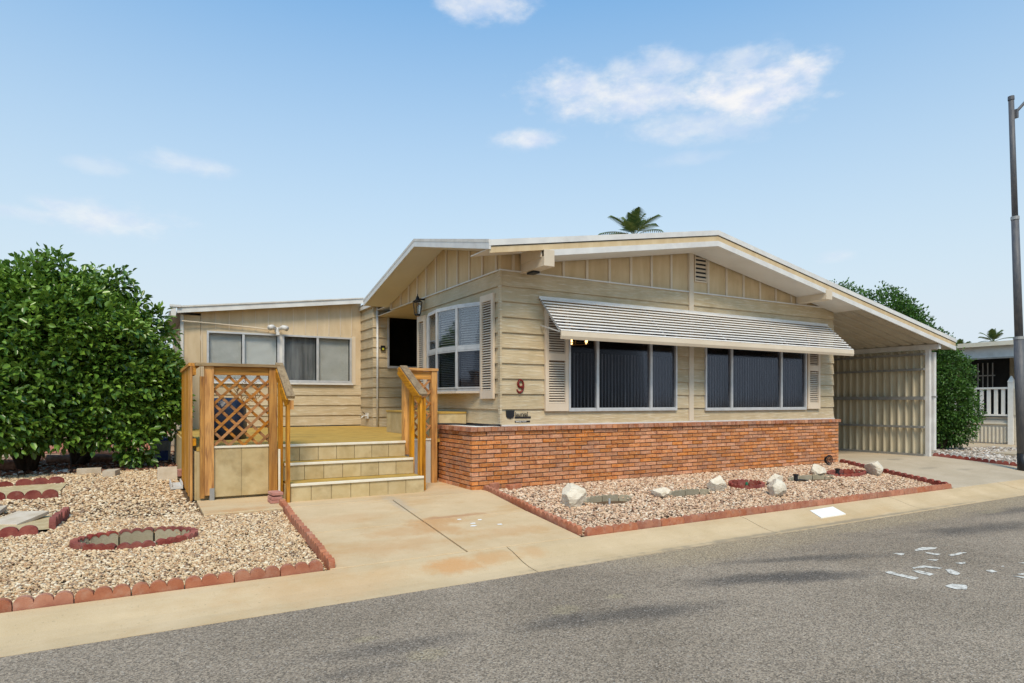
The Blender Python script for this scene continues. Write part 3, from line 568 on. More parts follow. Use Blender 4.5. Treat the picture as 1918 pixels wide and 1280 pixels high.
obj('ledge', B(BX0+.104, 4.05, 7.322, 8.27, .736, .792), 'duct', bw)
obj('flashing', B(4.055, 11.14, 7.285, 7.327, .792, .812), 'white', bw)
mb = MB().tube([(3.5, 8.1, .81), (3.7, 7.9, .81), (3.85, 7.5, .805), (3.95, 7.32, .81), (4.02, 7.26, .81)], .012, 8); tag(obj('hose', mb, 'black'), 'thin black hose lying on the ledge behind the brick cap', 'hose')

# ---------------------------------------------------------------- the house
XS, YF, XE = 4.065, 7.33, 11.15
H = thing('mobile_home', (7.5, 12, 0), 'beige single storey mobile home with low gables and lapped siding', 'house')
# openings (x0,x1,z0,z1) in the front; (y0,y1,z0,z1) in the side
OPF = [(5.122, 7.166, .985, 2.2), (7.781, 10.321, .975, 2.2)]
OPS = [(7.86, 9.76, 1.27, 2.47)]
def pieces(u0, u1, z0, z1, ops):
    """rectangles of the band left when openings are cut away"""
    cuts = sorted({u0, u1} | {min(max(c, u0), u1) for o_ in ops for c in o_[:2] if o_[2] < z1 and o_[3] > z0}); out = []
    for a_, b_ in zip(cuts[:-1], cuts[1:]):
        m_ = (a_+b_)/2; spans = [(z0, z1)]
        for o_ in ops:
            if o_[0] <= m_ <= o_[1]:
                ns = []
                for s0, s1 in spans:
                    if o_[2] > s0: ns.append((s0, min(s1, o_[2])))
                    if o_[3] < s1: ns.append((max(s0, o_[3]), s1))
                spans = [q for q in ns if q[1]-q[0] > .01]
        for s in spans: out.append((a_, b_, *s))
    # merge neighbours with equal spans
    res = []
    for p in out:
        if res and abs(res[-1][1]-p[0]) < 1e-6 and res[-1][2:] == p[2:]: res[-1] = (res[-1][0], p[1], p[2], p[3])
        else: res.append(p)
    return res
def lap(axis, u0, u1, z0, z1, face, zb, exp=.2025, m='siding_f', par=H):
    """one lapped board: thin at top, proud at the bottom; face = plane of the wall; outward is -Y (axis 0) or -X (axis 1)"""
    th = lambda z: .004+.021*(1-(z-zb)/exp)
    q = [(0, 0)]; t0, t1 = th(z0), th(z1)
    if axis == 0: P = [(u0, face-t0, z0), (u1, face-t0, z0), (u1, face+.01, z0), (u0, face+.01, z0), (u0, face-t1, z1), (u1, face-t1, z1), (u1, face+.01, z1), (u0, face+.01, z1)]
    elif axis == 1: P = [(face-t0, u1, z0), (face-t0, u0, z0), (face+.01, u0, z0), (face+.01, u1, z0), (face-t1, u1, z1), (face-t1, u0, z1), (face+.01, u0, z1), (face+.01, u1, z1)]
    return obj('siding_board', MB().hexa(P), m, par)
ZB, EX = .813, .2027
for r in range(10):
    z0 = ZB+r*EX; z1 = z0+EX-.001
    for (a_, b_, c_, d_) in pieces(XS, 7.43, z0, z1, OPF)+pieces(7.53, XE, z0, z1, OPF): lap(0, a_, b_, c_, d_, YF, z0)
    for (a_, b_, c_, d_) in pieces(YF, 10.22, z0, z1, OPS): lap(1, a_, b_, c_, d_, XS, z0, m='siding_s')
for r in range(13):
    z0 = .6+r*EX; z1 = min(z0+EX-.001, 3.18)
    lap(1, 12.675, 13.52, z0, z1, XS, z0, m='siding_s'); 
    for (a_, b_, c_, d_) in pieces(XS-.02, 5.5, z0, z1, [(4.347, 5.03, 1.80, 2.96)]): lap(0, a_, b_, c_, d_, 12.675, z0)
    if z0 < 2.8: lap(1, 10.23, 12.65, z0, min(z1, 2.84), 5.5, z0, m='siding_s')
# wall core behind the boards, with the openings left free
for (a_, b_, c_, d_) in pieces(XS+.012, XE-.01, .6, 2.84, OPF): obj('wall_core', B(a_, b_, YF+.0105, YF+.05, c_, d_), 'dark', H)
for (a_, b_, c_, d_) in pieces(YF+.05, 10.22, .6, 2.84, OPS): obj('wall_core', B(XS+.0105, XS+.05, a_, b_, c_, d_), 'dark', H)
obj('wall_end', B(XS-.01, 5.49, 10.2, 10.23, .6, 2.84), 'trim', H)
obj('side_wall', B(XE-.012, XE+.0, YF+.012, 22, .0, 3.0), 'siding_s', H)
obj('wall_core', B(4.08, XE-.02, 21.9, 22, .0, 3.0), 'siding_f', H); obj('wall_core', B(XS+.0105, XS+.05, 12.69, 22, 0, 3.1), 'dark', H)
obj('recess_ceiling', B(XS+.06, 5.49, 10.24, 12.66, 2.845, 2.86), 'trim', H)
obj('corner_trim', B(XS-.029, XS-.001, YF-.029, YF+.03, .813, 2.835), 'siding_f', H)
obj('centre_batten', B(7.432, 7.528, YF-.035, YF+.012, .815, 3.52), 'trim', H)
# roofs
XR, YB, XB = 7.48, 6.76, 3.585
def zt(x): return 3.688-.162*(XR-x) if x < XR else 3.688-.1875*(x-XR)
def slabxz(x0, x1, y0, y1, th, m, name, dz=0): 
    mb = MB(); mb.ext([(x0, y0, zt(x0)+dz), (x1, y0, zt(x1)+dz), (x1, y0, zt(x1)-th+dz), (x0, y0, zt(x0)-th+dz)], (0, y1-y0, 0)); return obj(name, mb, m, H)
zr = lambda x: zt(x)-.004
obj('roof_slope', MB().ext([(x, y, zr(x)) for x, y in ((3.62, 6.785), (XR, 6.785), (XR, 22.3), (4.0, 22.3), (4.0, 11.42), (6.94, 9.2))], (0, 0, -.07)), 'roof', H); slabxz(XR, 11.7, YB+.025, 22.3, .07, 'roof', 'roof_slope', -.005)
def fascia(x0, x1, top, bot, y0, y1, m, name='fascia', par=None):
    mb = MB(); mb.ext([(x0, y0, zt(x0)-top), (x1, y0, zt(x1)-top), (x1, y0, zt(x1)-bot), (x0, y0, zt(x0)-bot)], (0, y1-y0, 0)); return obj(name, mb, m, par or H)
for (a_, b_) in ((XB, XR), (XR, 12.6)):
    fascia(a_, b_, 0, .072, YB-.01, YB+.022, 'white', 'roof_edge_strip'); fascia(a_, b_, .072, .084, YB+.012, YB+.03, 'black', 'drip_groove')
    fascia(max(a_, 3.6), b_, .084, .158, YB+.004, YB+.03, 'panel')
    fascia(max(a_, 4.36), b_, .158, .236, YB-.006, YB+.028, 'white', 'barge_board')
# soffits under front overhang
fascia(4.36, XR, .215, .232, YB+.03, YF-.03, 'soffit', 'soffit'); fascia(XR, 11.15, .215, .232, YB+.03, YF-.03, 'soffit', 'soffit'); fascia(XB+.02, 4.36, .09, .10, YB+.03, YF-.03, 'soffit', 'soffit')
# front gable panels and battens
def gz_f(x): return zt(x)-.20
poly = [(XS, YF+.006, 2.842), (10.98, YF+.006, 2.842), (XR, YF+.006, gz_f(XR)), (4.362, YF+.006, gz_f(4.362)), (4.362, YF+.006, zt(4.362)-.092), (XS, YF+.006, zt(XS)-.092)]
obj('gable_panel', MB().ext(poly, (0, .03, 0)), 'panel', H)
obj('gable_trim', B(XS-.03, 7.43, YF-.03, YF+.005, 2.836, 2.852), 'white', H); obj('gable_trim', B(7.53, XE+.01, YF-.03, YF+.005, 2.836, 2.852), 'white', H)
for k in range(1, 9):
    for s in (-1, 1):
        x = XR+s*k*.41*(.985 if s < 0 else 1); 
        if XS+.05 < x < XE-.05: 
            if s > 0 and k == 1: x = 7.88
            obj('batten', B(x-.02, x+.02, YF-.012, YF+.005, 2.853, zt(x)-.2 if x > 4.4 else zt(x)-.1), 'trim', H)
v = thing  # gable vent
vf = obj('vent', MB().box(7.57, 7.585, YF-.02, YF+.004, 3.02, 3.46).box(7.83, 7.845, YF-.02, YF+.004, 3.02, 3.46).box(7.585, 7.83, YF-.02, YF+.004, 3.02, 3.04).box(7.585, 7.83, YF-.02, YF+.004, 3.44, 3.46), 'trim', H)
obj('vent_backing', B(7.586, 7.829, YF+.001, YF+.005, 3.041, 3.439), 'black', vf)
for k in range(6):
    z = 3.055+k*.066; mb = MB(); mb.hexa([(7.586, YF-.018, z), (7.829, YF-.018, z), (7.829, YF-.012, z-.004), (7.586, YF-.012, z-.004), (7.586, YF-.004, z+.035), (7.829, YF-.004, z+.035), (7.829, YF+.0, z+.03), (7.586, YF+.0, z+.03)]); obj('louvre', mb, 'trim', vf)
# outrigger beams
obj('soffit_end', MB().ext([(4.345, YB+.032, zt(4.345)-.088), (4.345, YF-.032, zt(4.345)-.088), (4.345, YF-.032, zt(4.345)-.235), (4.345, YB+.032, zt(4.345)-.235)], (.014, 0, 0)), 'trim', H)
for x0, x1 in ((4.36, 4.515), (10.075, 10.24)):
    zt_ = zt((x0+x1)/2)-.16
    obj('beam', B(x0, x1, YB-.02, YF-.001, zt_-.21 if x0 < 5 else 2.86, zt_-.001 if x0 < 5 else 3.03), 'trim', H, bevel=.004)
obj('beam_bracket', B(4.39, 4.49, YF-.28, YF-.12, 2.795, 2.82), 'black', H)
# cross gable to the side
YR = 9.2
def zg(y): return 3.06+.2213*(y-YB) if y < YR else 3.6-.2213*(y-YR)
def side_strip(y0, y1, top, bot, x0, x1, m, name, par=None):
    mb = MB(); mb.ext([(x0, y0, zg(y0)-top), (x0, y1, zg(y1)-top), (x0, y1, zg(y1)-bot), (x0, y0, zg(y0)-bot)], (x1-x0, 0, 0)); return obj(name, mb, m, par or H)
for y0, y1 in ((YB-.008, YR), (YR, 11.79)):
    side_strip(y0, y1, -.004, .035, XB-.008, XB+.02, 'roof', 'roof_edge_strip'); side_strip(y0, y1, .035, .115, XB-.004, XB+.022, 'white', 'side_fascia')
    ye_ = YB+.03 if y0 < 7 else y1; xa_ = XB+.023; mb = MB()
    tri = [(xa_, ye_, zg(ye_)-.003), (6.94, YR, 3.597), (xa_, YR, 3.597)]; mb.ext(tri, (0, 0, -.06)); obj('cross_gable_roof', mb, 'roof', H)
    side_strip(max(y0, 6.8), y1, .095, .108, XB+.03, XS-.001, 'soffit', 'soffit')
poly = [(XS+.006, YF, 2.842), (XS+.006, 11.6, 2.842), (XS+.006, 11.6, zg(11.6)-.08), (XS+.006, YR, zg(YR)-.08), (XS+.006, YF, zg(YF)-.08)]
obj('gable_panel', MB().ext(poly, (.03, 0, 0)), 'panel', H)
obj('gable_trim', B(XS-.03, XS+.005, YF-.004, 11.6, 2.836, 2.852), 'white', H); obj('gable_trim', B(XS-.03, XS+.03, 11.58, 11.61, 2.853, zg(11.6)-.09), 'trim', H)
for k in range(11):
    y = 7.45+k*.405; 
    if y < 11.5: obj('batten', B(XS-.012, XS+.005, y-.02, y+.02, 2.853, zg(y)-.1), 'trim', H)
obj('soffit', B(XS+.05, 5.5, 11.61, 12.66, 2.97, 2.985), 'soffit', H)
# downspout in the recess, doorbell, tap
dp = obj('downspout', MB().tube([(4.13, 12.63, .6), (4.13, 12.63, 3.1)], .022, 10), 'white', H, smooth=True)
obj('doorbell', B(4.2, 4.29, 12.62, 12.65, 2.16, 2.26), 'black', H); obj('doorbell_light', B(4.225, 4.265, 12.615, 12.621, 2.17, 2.21), 'yellow', H)
obj('tap', MB().tube([(4.03, 13.0, .82), (3.95, 12.98, .82), (3.9, 12.98, .78)], .015, 8).box(4.02, 4.045, 12.95, 13.1, .76, .88), 'white', H)
obj('tap_handle', MB().tube([(3.97, 12.98, .86), (3.90, 12.9, .9)], .008, 6), 'black', H)
obj('corner_post', B(XS-.03, XS-.002, 10.17, 10.225, .6, 2.838), 'copper', H)

def window(u0, u1, z0, z1, face, mull, axis=0, fr=.03, par=H, screen='screen', blind='v', depth=.9, d0=.05, bot=None, name='window', label=None, room=True, blinds=None, zbl=None):
    """framed window; axis 0 faces -Y, axis 1 faces -X"""
    def bx(a0, a1, d_a, d_b, c0, c1, mb=None):
        mb = mb or MB()
        return mb.box(a0, a1, face+d_a, face+d_b, c0, c1) if axis == 0 else mb.box(face+d_a, face+d_b, a0, a1, c0, c1)
    W = obj(name, bx(u0, u1, -.035, .04, z0, z0+fr, bx(u0, u1, -.035, .04, z1-fr, z1, bx(u0, u0+fr, -.035, .04, z0+fr, z1-fr, bx(u1-fr, u1, -.035, .04, z0+fr, z1-fr)))), 'alu', par, label=label)
    xs = [u0+fr]+[c for m0 in mull for c in (m0-.022, m0+.022)]+[u1-fr]
    for m0 in mull: obj('mullion', bx(m0-.022, m0+.022, -.030, .035, z0+fr, z1-fr), 'alu', W)
    for i in range(0, len(xs), 2):
        obj('pane', bx(xs[i]+.001, xs[i+1]-.001, .0, .004, z0+fr+.001, z1-fr-.001), screen, W)
        obj('sash', bx(xs[i]+.0005, xs[i+1]-.0005, -.012, .012, z0+fr+.0005, z0+fr+.018), 'alu', W)
    if room:
        a0, a1, c0, c1, d1 = u0-.02, u1+.02, z0-.02, z1+.02, d0+depth
        mb = MB(); bx(a0, a1, d1, d1+.01, c0, c1, mb); bx(a0-.01, a0, d0, d1, c0, c1, mb); bx(a1, a1+.01, d0, d1, c0, c1, mb); bx(a0, a1, d0, d1, c0-.01, c0, mb); bx(a0, a1, d0, d1, c1, c1+.01, mb)
        obj('room', mb, 'dark', W)
    for i, j in enumerate(range(0, len(xs), 2)):
        kind = (blinds[i] if blinds else blind)
        a0, a1 = xs[j]+.01, xs[j+1]-.01
        if kind == 'v':
            mb = MB(); x = a0
            while x < a1:
                t = random.uniform(.2, .5); w_ = .034
                if axis == 0: mb.poly([(x, face+.09, z0+.05), (x+w_*math.cos(t), face+.09+w_*math.sin(t), z0+.05), (x+w_*math.cos(t), face+.09+w_*math.sin(t), (zbl or z1)-.05), (x, face+.09, (zbl or z1)-.05)])
                x += .062
            o = obj('vertical_blind', mb, 'blinddk', W); o['kind'] = 'stuff'
        elif kind and kind[0] == 'h':
            mb = MB(); z = z0+.05; zz = z0
            while z < z1-.04:
                if axis == 0: mb.poly([(a0, face+.06, z), (a1, face+.06, z), (a1, face+.067, z+.0195), (a0, face+.067, z+.0195)])
                else: mb.poly([(face+.06, a0, z), (face+.06, a1, z), (face+.078, a1, z+.017), (face+.078, a0, z+.017)])
                z += .022
            o = obj('venetian_blind', mb, {'h': 'blind', 'hb': 'blindb', 'hd': 'blinddk'}[kind], W); o['kind'] = 'stuff'
    return W
window(5.122, 7.166, .98, 2.2, YF-.01, [5.63, 6.64], zbl=1.86, label='wide three-light window on the left half of the front wall')
window(7.781, 10.321, .97, 2.2, YF-.01, [8.396, 9.646], zbl=1.9, label='wide three-light window on the right half of the front wall')
window(4.347, 5.03, 1.80, 2.96, 12.655, [], blind=None, depth=.5, label='dark screened window in the recess beside the deck')
def shutter(axis, u0, u1, z0, z1, face, label, rails=()):
    def bx(mb, a0, a1, da, db, c0, c1): return mb.box(a0, a1, face-db, face-da, c0, c1) if axis == 0 else mb.box(face-db, face-da, a0, a1, c0, c1)
    W = bx(MB(), u0, u0+.055, 0, .035, z0, z1); bx(W, u1-.055, u1, 0, .035, z0, z1)
    edges = sorted([z0+.0, z0+.11]+[c for r in rails for c in (r-.05, r+.05)]+[z1-.09, z1])
    for c0, c1 in zip(edges[::2], edges[1::2]): bx(W, u0+.055, u1-.055, 0, .033, c0, c1)
    o = obj('shutter', W, 'shutter', H, label=label); obj('shutter_shade_backing', bx(MB(), u0+.056, u1-.056, .0, .004, z0+.01, z1-.01), 'sgap', o)
    lv = MB()
    for c0, c1 in zip(edges[1:-1:2], edges[2::2]):
        z = c0+.004
        while z < c1-.02:
            if axis == 0: lv.hexa([(u0+.055, face-.031, z), (u1-.055, face-.031, z), (u1-.055, face-.026, z), (u0+.055, face-.026, z), (u0+.055, face-.014, z+.019), (u1-.055, face-.014, z+.019), (u1-.055, face-.008, z+.017), (u0+.055, face-.008, z+.017)])
            else: lv.hexa([(face-.031, u1-.055, z), (face-.031, u0+.055, z), (face-.026, u0+.055, z), (face-.026, u1-.055, z), (face-.014, u1-.055, z+.019), (face-.014, u0+.055, z+.019), (face-.008, u0+.055, z+.017), (face-.008, u1-.055, z+.017)])
            z += .0335
    q = obj('louvre', lv, 'shutter', o); q['kind'] = 'stuff'; return o
shutter(0, 4.728, 5.11, .985, 2.40, YF-.02, 'shutter left of the wide front windows', [1.73]); shutter(0, 10.345, 10.70, .985, 2.35, YF-.02, 'shutter right of the wide front windows', [1.72])
shutter(1, 7.46, 7.835, 1.155, 2.56, XS-.02, 'shutter nearest the house corner beside the bow window', []); shutter(1, 9.83, 10.16, 1.25, 2.54, XS-.02, 'shutter on the far side of the bow window', [])
# bow window
bpts = [(4.05, 7.84), (3.873, 8.283), (3.80, 8.83), (3.873, 9.34), (4.05, 9.80)]
bow = obj('bow_window', MB().ext([(x, y, 2.47) for x, y in bpts], (0, 0, .03)), 'alu', H, label='bow window of six panes between two louvred shutters')
obj('bow_sill', MB().ext([(x, y, 1.265) for x, y in bpts], (0, 0, .035)), 'alu', bow)
obj('bow_base', MB().ext([(x-.015 if 7.9 < y < 9.7 else x, y, 1.235) for x, y in bpts], (0, 0, .029)), 'shutter', bow)
obj('bow_room', MB().box(4.7, 4.71, 7.84, 9.8, 1.27, 2.47).box(4.06, 4.7, 7.83, 7.84, 1.27, 2.47).box(4.06, 4.7, 9.8, 9.81, 1.27, 2.47).box(4.06, 4.7, 7.84, 9.8, 1.27, 1.29).box(4.06, 4.7, 7.84, 9.8, 2.46, 2.47), 'dark', bow)
for i, ((xa, ya), (xb, yb)) in enumerate(zip(bpts[:-1], bpts[1:])):
    a_, b_ = Vector((xa, ya, 0)), Vector((xb, yb, 0)); d = (b_-a_).normalized(); n_ = Vector((-d.y, d.x, 0))   # outward is -X
    if n_.x > 0: n_ = -n_
    L = (b_-a_).length
    def q(u, o_, z): p = a_+d*u+n_*o_; return (p.x, p.y, z)
    def bx2(u0, u1, o0, o1, z0, z1, mb=None): return (mb or MB()).hexa([q(u0, o0, z0), q(u1, o0, z0), q(u1, o1, z0), q(u0, o1, z0), q(u0, o0, z1), q(u1, o0, z1), q(u1, o1, z1), q(u0, o1, z1)])
    obj('mullion', bx2(.0, .022, -.025, .015, 1.30, 2.469), 'alu', bow); obj('mullion', bx2(L-.022, L, -.025, .0145, 1.30, 2.469), 'alu', bow)
    obj('transom', bx2(.023, L-.023, -.022, .012, 1.85, 1.89), 'alu', bow)
    for z0, z1, s in ((1.301, 1.849, 'screen'), (1.891, 2.468, 'glass')):
        pn = obj('pane', bx2(.023, L-.023, -.004, .0, z0, z1), s, bow)
        obj('sash', bx2(.0235, L-.0235, -.01, .008, z1-.022, z1-.001), 'alu', bow); obj('sash', bx2(.0235, L-.0235, -.01, .008, z0+.001, z0+.022), 'alu', bow)
    mb = MB(); z = 1.32
    while z < 2.44:
        mb.poly([q(.03, -.05, z), q(L-.03, -.05, z), q(L-.03, -.066, z+.016), q(.03, -.066, z+.016)]); z += .034 if z > 1.88 else .026
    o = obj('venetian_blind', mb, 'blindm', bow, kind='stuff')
# house number and name plate
def pathtube(pts, rad): return MB().tube(pts, rad, 8)
nx, nz_, ny = 4.35, 1.315, YF-.028
pts = []
for t in np.linspace(0, 1, 40):
    if t < .55:
        a_ = math.radians(-20-340*t/.55+20); pts.append((nx+.040*math.cos(a_), ny, nz_+.040+.048*math.sin(a_)))
    else:
        u = (t-.55)/.45; a_ = math.radians(10-175*u); pts.append((nx-.008+.050*math.cos(a_)+.0, ny, nz_-.018+.030*0+.068*math.sin(a_)+.012*(1-u)*0+ (.05*(1-u)**2)))
obj('house_number', pathtube(pts, [.010+.006*abs(math.sin(i*.16)) for i in range(40)]), 'rust', H, smooth=True, label='dark red numeral 9 on the siding')
sh = [(4.128, 1.0), (4.253, 1.0), (4.249, .925), (4.235, .903), (4.196, .893), (4.19, .882), (4.184, .893), (4.145, .903), (4.131, .925)]
pl_ = obj('name_plate', MB().ext([(x, YF-.03, z) for x, z in sh], (0, .014, 0)).box(4.262, 4.51, YF-.027, YF-.0165, .896, .918).box(4.262, 4.497, YF-.027, YF-.0165, .838, .862), 'black', H, label='black maker plate with a shield and two words')
def text(s, x, z, size, y, m, name, par, sx=1.0):
    cu = bpy.data.curves.new(name, 'FONT'); cu.body = s; cu.size = size; cu.extrude = .002
    o = bpy.data.objects.new(name, cu); COL.objects.link(o); dg = bpy.context.evaluated_depsgraph_get(); me = bpy.data.meshes.new_from_object(o.evaluated_get(dg)); bpy.data.objects.remove(o)
    me.transform(Matrix.Scale(sx, 4, (1, 0, 0))); me.transform(Matrix.Rotation(math.pi/2, 4, 'X')); me.materials.clear(); me.materials.append(M[m]); q = link(name, me, m, par, (x, y, z)); return q
text('laurval', 4.262, .921, .085, YF-.024, 'black', 'lettering', pl_, .92); text('WESTLIT', 4.27, .8405, .027, YF-.029, 'duct', 'lettering', pl_, 1.6)

# ---------------------------------------------------------------- awning over the front windows
aw = thing('window_awning', (7.8, 7.0, 2.2), 'long white slatted metal awning over the front windows', 'awning')
AX0, AX1, N = 4.635, 10.93, 11; y0_, z0_, y1_, z1_ = 7.30, 2.535, 6.80, 2.035
for k in range(N):
    ya, yb = y0_+(y1_-y0_)*k/N, y0_+(y1_-y0_)*(k+1)/N; za, zb = z0_+(z1_-z0_)*k/N, z0_+(z1_-z0_)*(k+1)/N
    pr = [(yb+.058, zb+.024), (yb+.030, zb+.021), (yb+.018, zb+.018), (yb+.006, zb+.0125), (yb+.001, zb+.007), (yb-.001, zb+.001), (yb+.003, zb-.001)]
    dx = .018*k/N; mb = MB(); n = len(pr)
    poly = [(AX0+dx, y, z) for y, z in pr]+[(AX0+dx, y+.002, z-.0016) for y, z in reversed(pr)]
    mb.ext(poly, (AX1-AX0, 0, 0)); sl_ = obj('awning_slat', mb, 'awn', aw)
    un = [(AX0+dx+.002, y+.0035, z-.0022) for y, z in pr[:-2]]; un2 = [(x, y+.001, z-.001) for x, y, z in reversed(un)]; obj('slat_shade_strip', MB().ext(un+un2, (AX1-AX0-.004, 0, 0)), 'awnin', sl_)  # dark strip added under each slat, shade of the gaps put into its colour
mb = MB(); mb.ext([(AX0+.02, 6.795, 2.03), (AX0+.02, 6.79, 1.965), (AX0+.02, 6.805, 1.925), (AX0+.02, 6.82, 1.925), (AX0+.02, 6.812, 1.965), (AX0+.02, 6.81, 2.03)], (AX1-AX0, 0, 0)); obj('valance', mb, 'trim', aw)
for x in (AX0+.03, 6.5, 7.75, 9.2, AX1-.01): obj('support_arm', MB().bar((x, 7.3, 2.49), (x, 6.83, 2.03), .02, .02, (1, 0, 0)).bar((x, 7.3, 2.15), (x, 6.83, 2.02), .015, .015, (1, 0, 0)), 'alu', aw)
obj('wall_rail', B(AX0, AX1, 7.285, 7.303, 2.51, 2.545), 'white', aw)
# chandelier seen through the left window
ch = thing('chandelier', (5.42, 7.75, 2.0), 'lit chandelier glimpsed through the left front window', 'chandelier')
obj('chandelier_frame', MB().tube([(5.6, 7.8, 2.2), (5.6, 7.8, 1.98)], .01).tube([(5.6+.2*math.cos(a_), 7.8+.2*math.sin(a_), 1.98) for a_ in np.linspace(0, 2*math.pi, 16)], .007), 'brass', ch)
for a_ in np.linspace(0, 2*math.pi, 5, endpoint=False): obj('bulb', MB().lathe(5.6+.2*math.cos(a_), 7.8+.2*math.sin(a_), [(1.985, .008), (2.0, .016), (2.03, .02), (2.055, .004)], 8), 'bulb', ch)

# ---------------------------------------------------------------- carport
cp = thing('carport', (12.6, 9, 0), 'open carport with corrugated metal side wall joined to the right of the house', 'carport')
for (a_, b_) in ((12.6, 14.37),):
    fascia(a_, b_, 0, .072, YB-.01, YB+.022, 'white', 'roof_edge_strip', cp); fascia(a_, b_, .072, .084, YB+.012, YB+.03, 'black', 'drip_groove', cp)
    fascia(a_, b_, .084, .158, YB+.004, YB+.03, 'panel', 'fascia', cp); fascia(a_, b_, .158, .236, YB-.006, YB+.028, 'white', 'barge_board', cp)
# pan roof: each pan a trough running down the slope
def zc_(x): return zt(x)-.17
y = YB+.035
while y < 15:
    mb = MB()
    for (x0, x1) in ((11.16, 12.6), (12.6, 14.33)):
        pr = [(y, 0), (y+.02, -.0), (y+.045, -.05), (y+.205, -.05), (y+.23, 0), (y+.249, 0)]
        for (pa, za), (pb, zb) in zip(pr[:-1], pr[1:]): mb.hexa([(x0, pa, zc_(x0)+za), (x1, pa, zc_(x1)+za), (x1, pb, zc_(x1)+zb), (x0, pb, zc_(x0)+zb), (x0, pa, zc_(x0)+za+.003), (x1, pa, zc_(x1)+za+.003), (x1, pb, zc_(x1)+zb+.003), (x0, pb, zc_(x0)+zb+.003)])
    obj('roof_pan', mb, 'cceil', cp); y += .25
slabl = MB().ext([(11.71, YB+.04, zt(11.71)-.002), (12.6, YB+.04, zt(12.6)-.002), (12.6, YB+.04, zt(12.6)-.03), (11.71, YB+.04, zt(11.71)-.03)], (0, 8.3, 0)).ext([(12.601, YB+.04, zt(12.6)-.002), (14.36, YB+.04, zt(14.36)-.002), (14.36, YB+.04, zt(14.36)-.03), (12.601, YB+.04, zt(12.6)-.03)], (0, 8.3, 0)); obj('roof_sheet', slabl, 'roof', cp)
obj('beam', B(13.80, 13.88, YB+.04, 15, zc_(13.84)-.15, zc_(13.84)-.052), 'white', cp)
obj('post', B(13.80, 13.88, 6.98, 7.06, 0, zc_(13.84)-.151), 'white', cp); obj('post', B(13.80, 13.88, 14.9, 14.98, 0, zc_(13.84)-.151), 'white', cp)
obj('downspout', MB().box(13.90, 13.97, 6.93, 7.0, .12, 2.12), 'white', cp, bevel=.008); obj('downspout_strap', B(13.885, 13.98, 6.92, 7.01, 1.2, 1.23), 'steel', cp)
# corrugated wall sheets with ribs, inner side faces -X
y = 7.07; k = 0
ztp = zc_(13.84)-.16
while y < 14.6:
    mb = MB(); pr = []
    for j in range(5):
        u = y+j*.152; pr += [(u, 0), (u+.05, 0), (u+.064, .045), (u+.085, .045), (u+.099, 0), (u+.118, 0), (u+.124, .010), (u+.134, .010), (u+.140, 0)]
    pr.append((y+.76, 0))
    for (pa, xa), (pb, xb) in zip(pr[:-1], pr[1:]): mb.hexa([(13.84-xa, pa, .03), (13.84-xb, pb, .03), (13.845-xb, pb, .03), (13.845-xa, pa, .03), (13.84-xa, pa, ztp), (13.84-xb, pb, ztp), (13.845-xb, pb, ztp), (13.845-xa, pa, ztp)])
    obj('wall_sheet', mb, 'cpanel', cp); y += .76; k += 1
for z in (.0, .57, 1.15, 1.75, 2.06): obj('girt', B(13.745, 13.79, 7.06, 14.6, z, z+(.045 if z != 1.15 else .07)), 'steel', cp)

# ---------------------------------------------------------------- extension (annex)
AN = thing('house_extension', (2.4, 15, 0), 'lean-to extension with sliding windows and a flat sloping roof behind the deck', 'extension')
YA, AL, AR = 13.52, .667, 4.05
WZ0, WZ1 = 1.50, 2.47
OPA = [(1.05, 3.84, WZ0, WZ1)]
for r in range(4):
    z0 = .62+r*.21; lap(0, AL+.28, AR, z0, z0+.209, YA, z0, .21, 'siding_f', AN)
obj('corner_panel', B(AL, AL+.275, YA-.02, YA+.02, 0, 2.75), 'apanel', AN)
for (a_, b_, c_, d_) in pieces(AL+.28, AR, 1.462, 2.8, OPA): obj('wall_panel', B(a_, b_, YA-.004, YA+.02, c_, d_), 'apanel', AN)
mb = MB().ext([(AL, YA-.004, 2.752 if False else 2.8), (AR, YA-.004, 2.8), (AR, YA-.004, 3.22), (AL, YA-.004, 2.8)][:3]+[(AL, YA-.004, 2.801)], (0, .024, 0)); obj('wall_panel', mb, 'apanel', AN)
def zan(x): return 2.87+(x-AL)*.127
x = AL+.30
while x < AR-.05:
    zb_ = WZ1+.04 if 1.0 < x < 3.9 else 1.47
    obj('batten', B(x-.008, x+.008, YA-.018, YA-.005, zb_, zan(x)-.11), 'trim', AN); x += .24
obj('side_wall', B(AL+.002, AL+.03, YA+.022, 19, 0, 2.75), 'apanel', AN); obj('back_fill', B(AL+.04, AR, 18.9, 19, 0, 2.75), 'apanel', AN)
mb = MB().ext([(.55, 13.32, zan(.55)-.01), (4.06, 13.32, zan(4.06)-.01), (4.06, 13.32, zan(4.06)-.04), (.55, 13.32, zan(.55)-.04)], (0, 6, 0)); obj('roof_sheet', mb, 'roof', AN)
mb = MB().ext([(.54, 13.30, zan(.54)), (4.04, 13.30, zan(4.04)), (4.04, 13.30, zan(4.04)-.10), (.54, 13.30, zan(.54)-.10)], (0, .02, 0)); obj('fascia', mb, 'white', AN)
mb = MB().ext([(.5, 13.28, zan(.5)+.03), (4.04, 13.28, zan(4.04)+.02), (4.04, 13.28, zan(4.04)-.0), (.5, 13.28, zan(.5)-.0)], (0, .06, 0)); obj('roof_lip', mb, 'roof', AN)
obj('gutter_end', MB().box(.42, .60, 13.26, 13.4, 2.86, 2.9).box(.44, .52, 13.28, 13.36, 2.70, 2.859), 'white', AN); obj('side_gutter', B(.42, .52, 13.42, 19, 2.70, 2.80), 'steel', AN)
obj('corner_downspout', B(.60, .655, 13.47, 13.53, .0, 2.75), 'white', AN, bevel=.006); obj('skirting', B(AL, AR, YA-.01, YA+.02, -.02, .6), 'nbeige', AN)
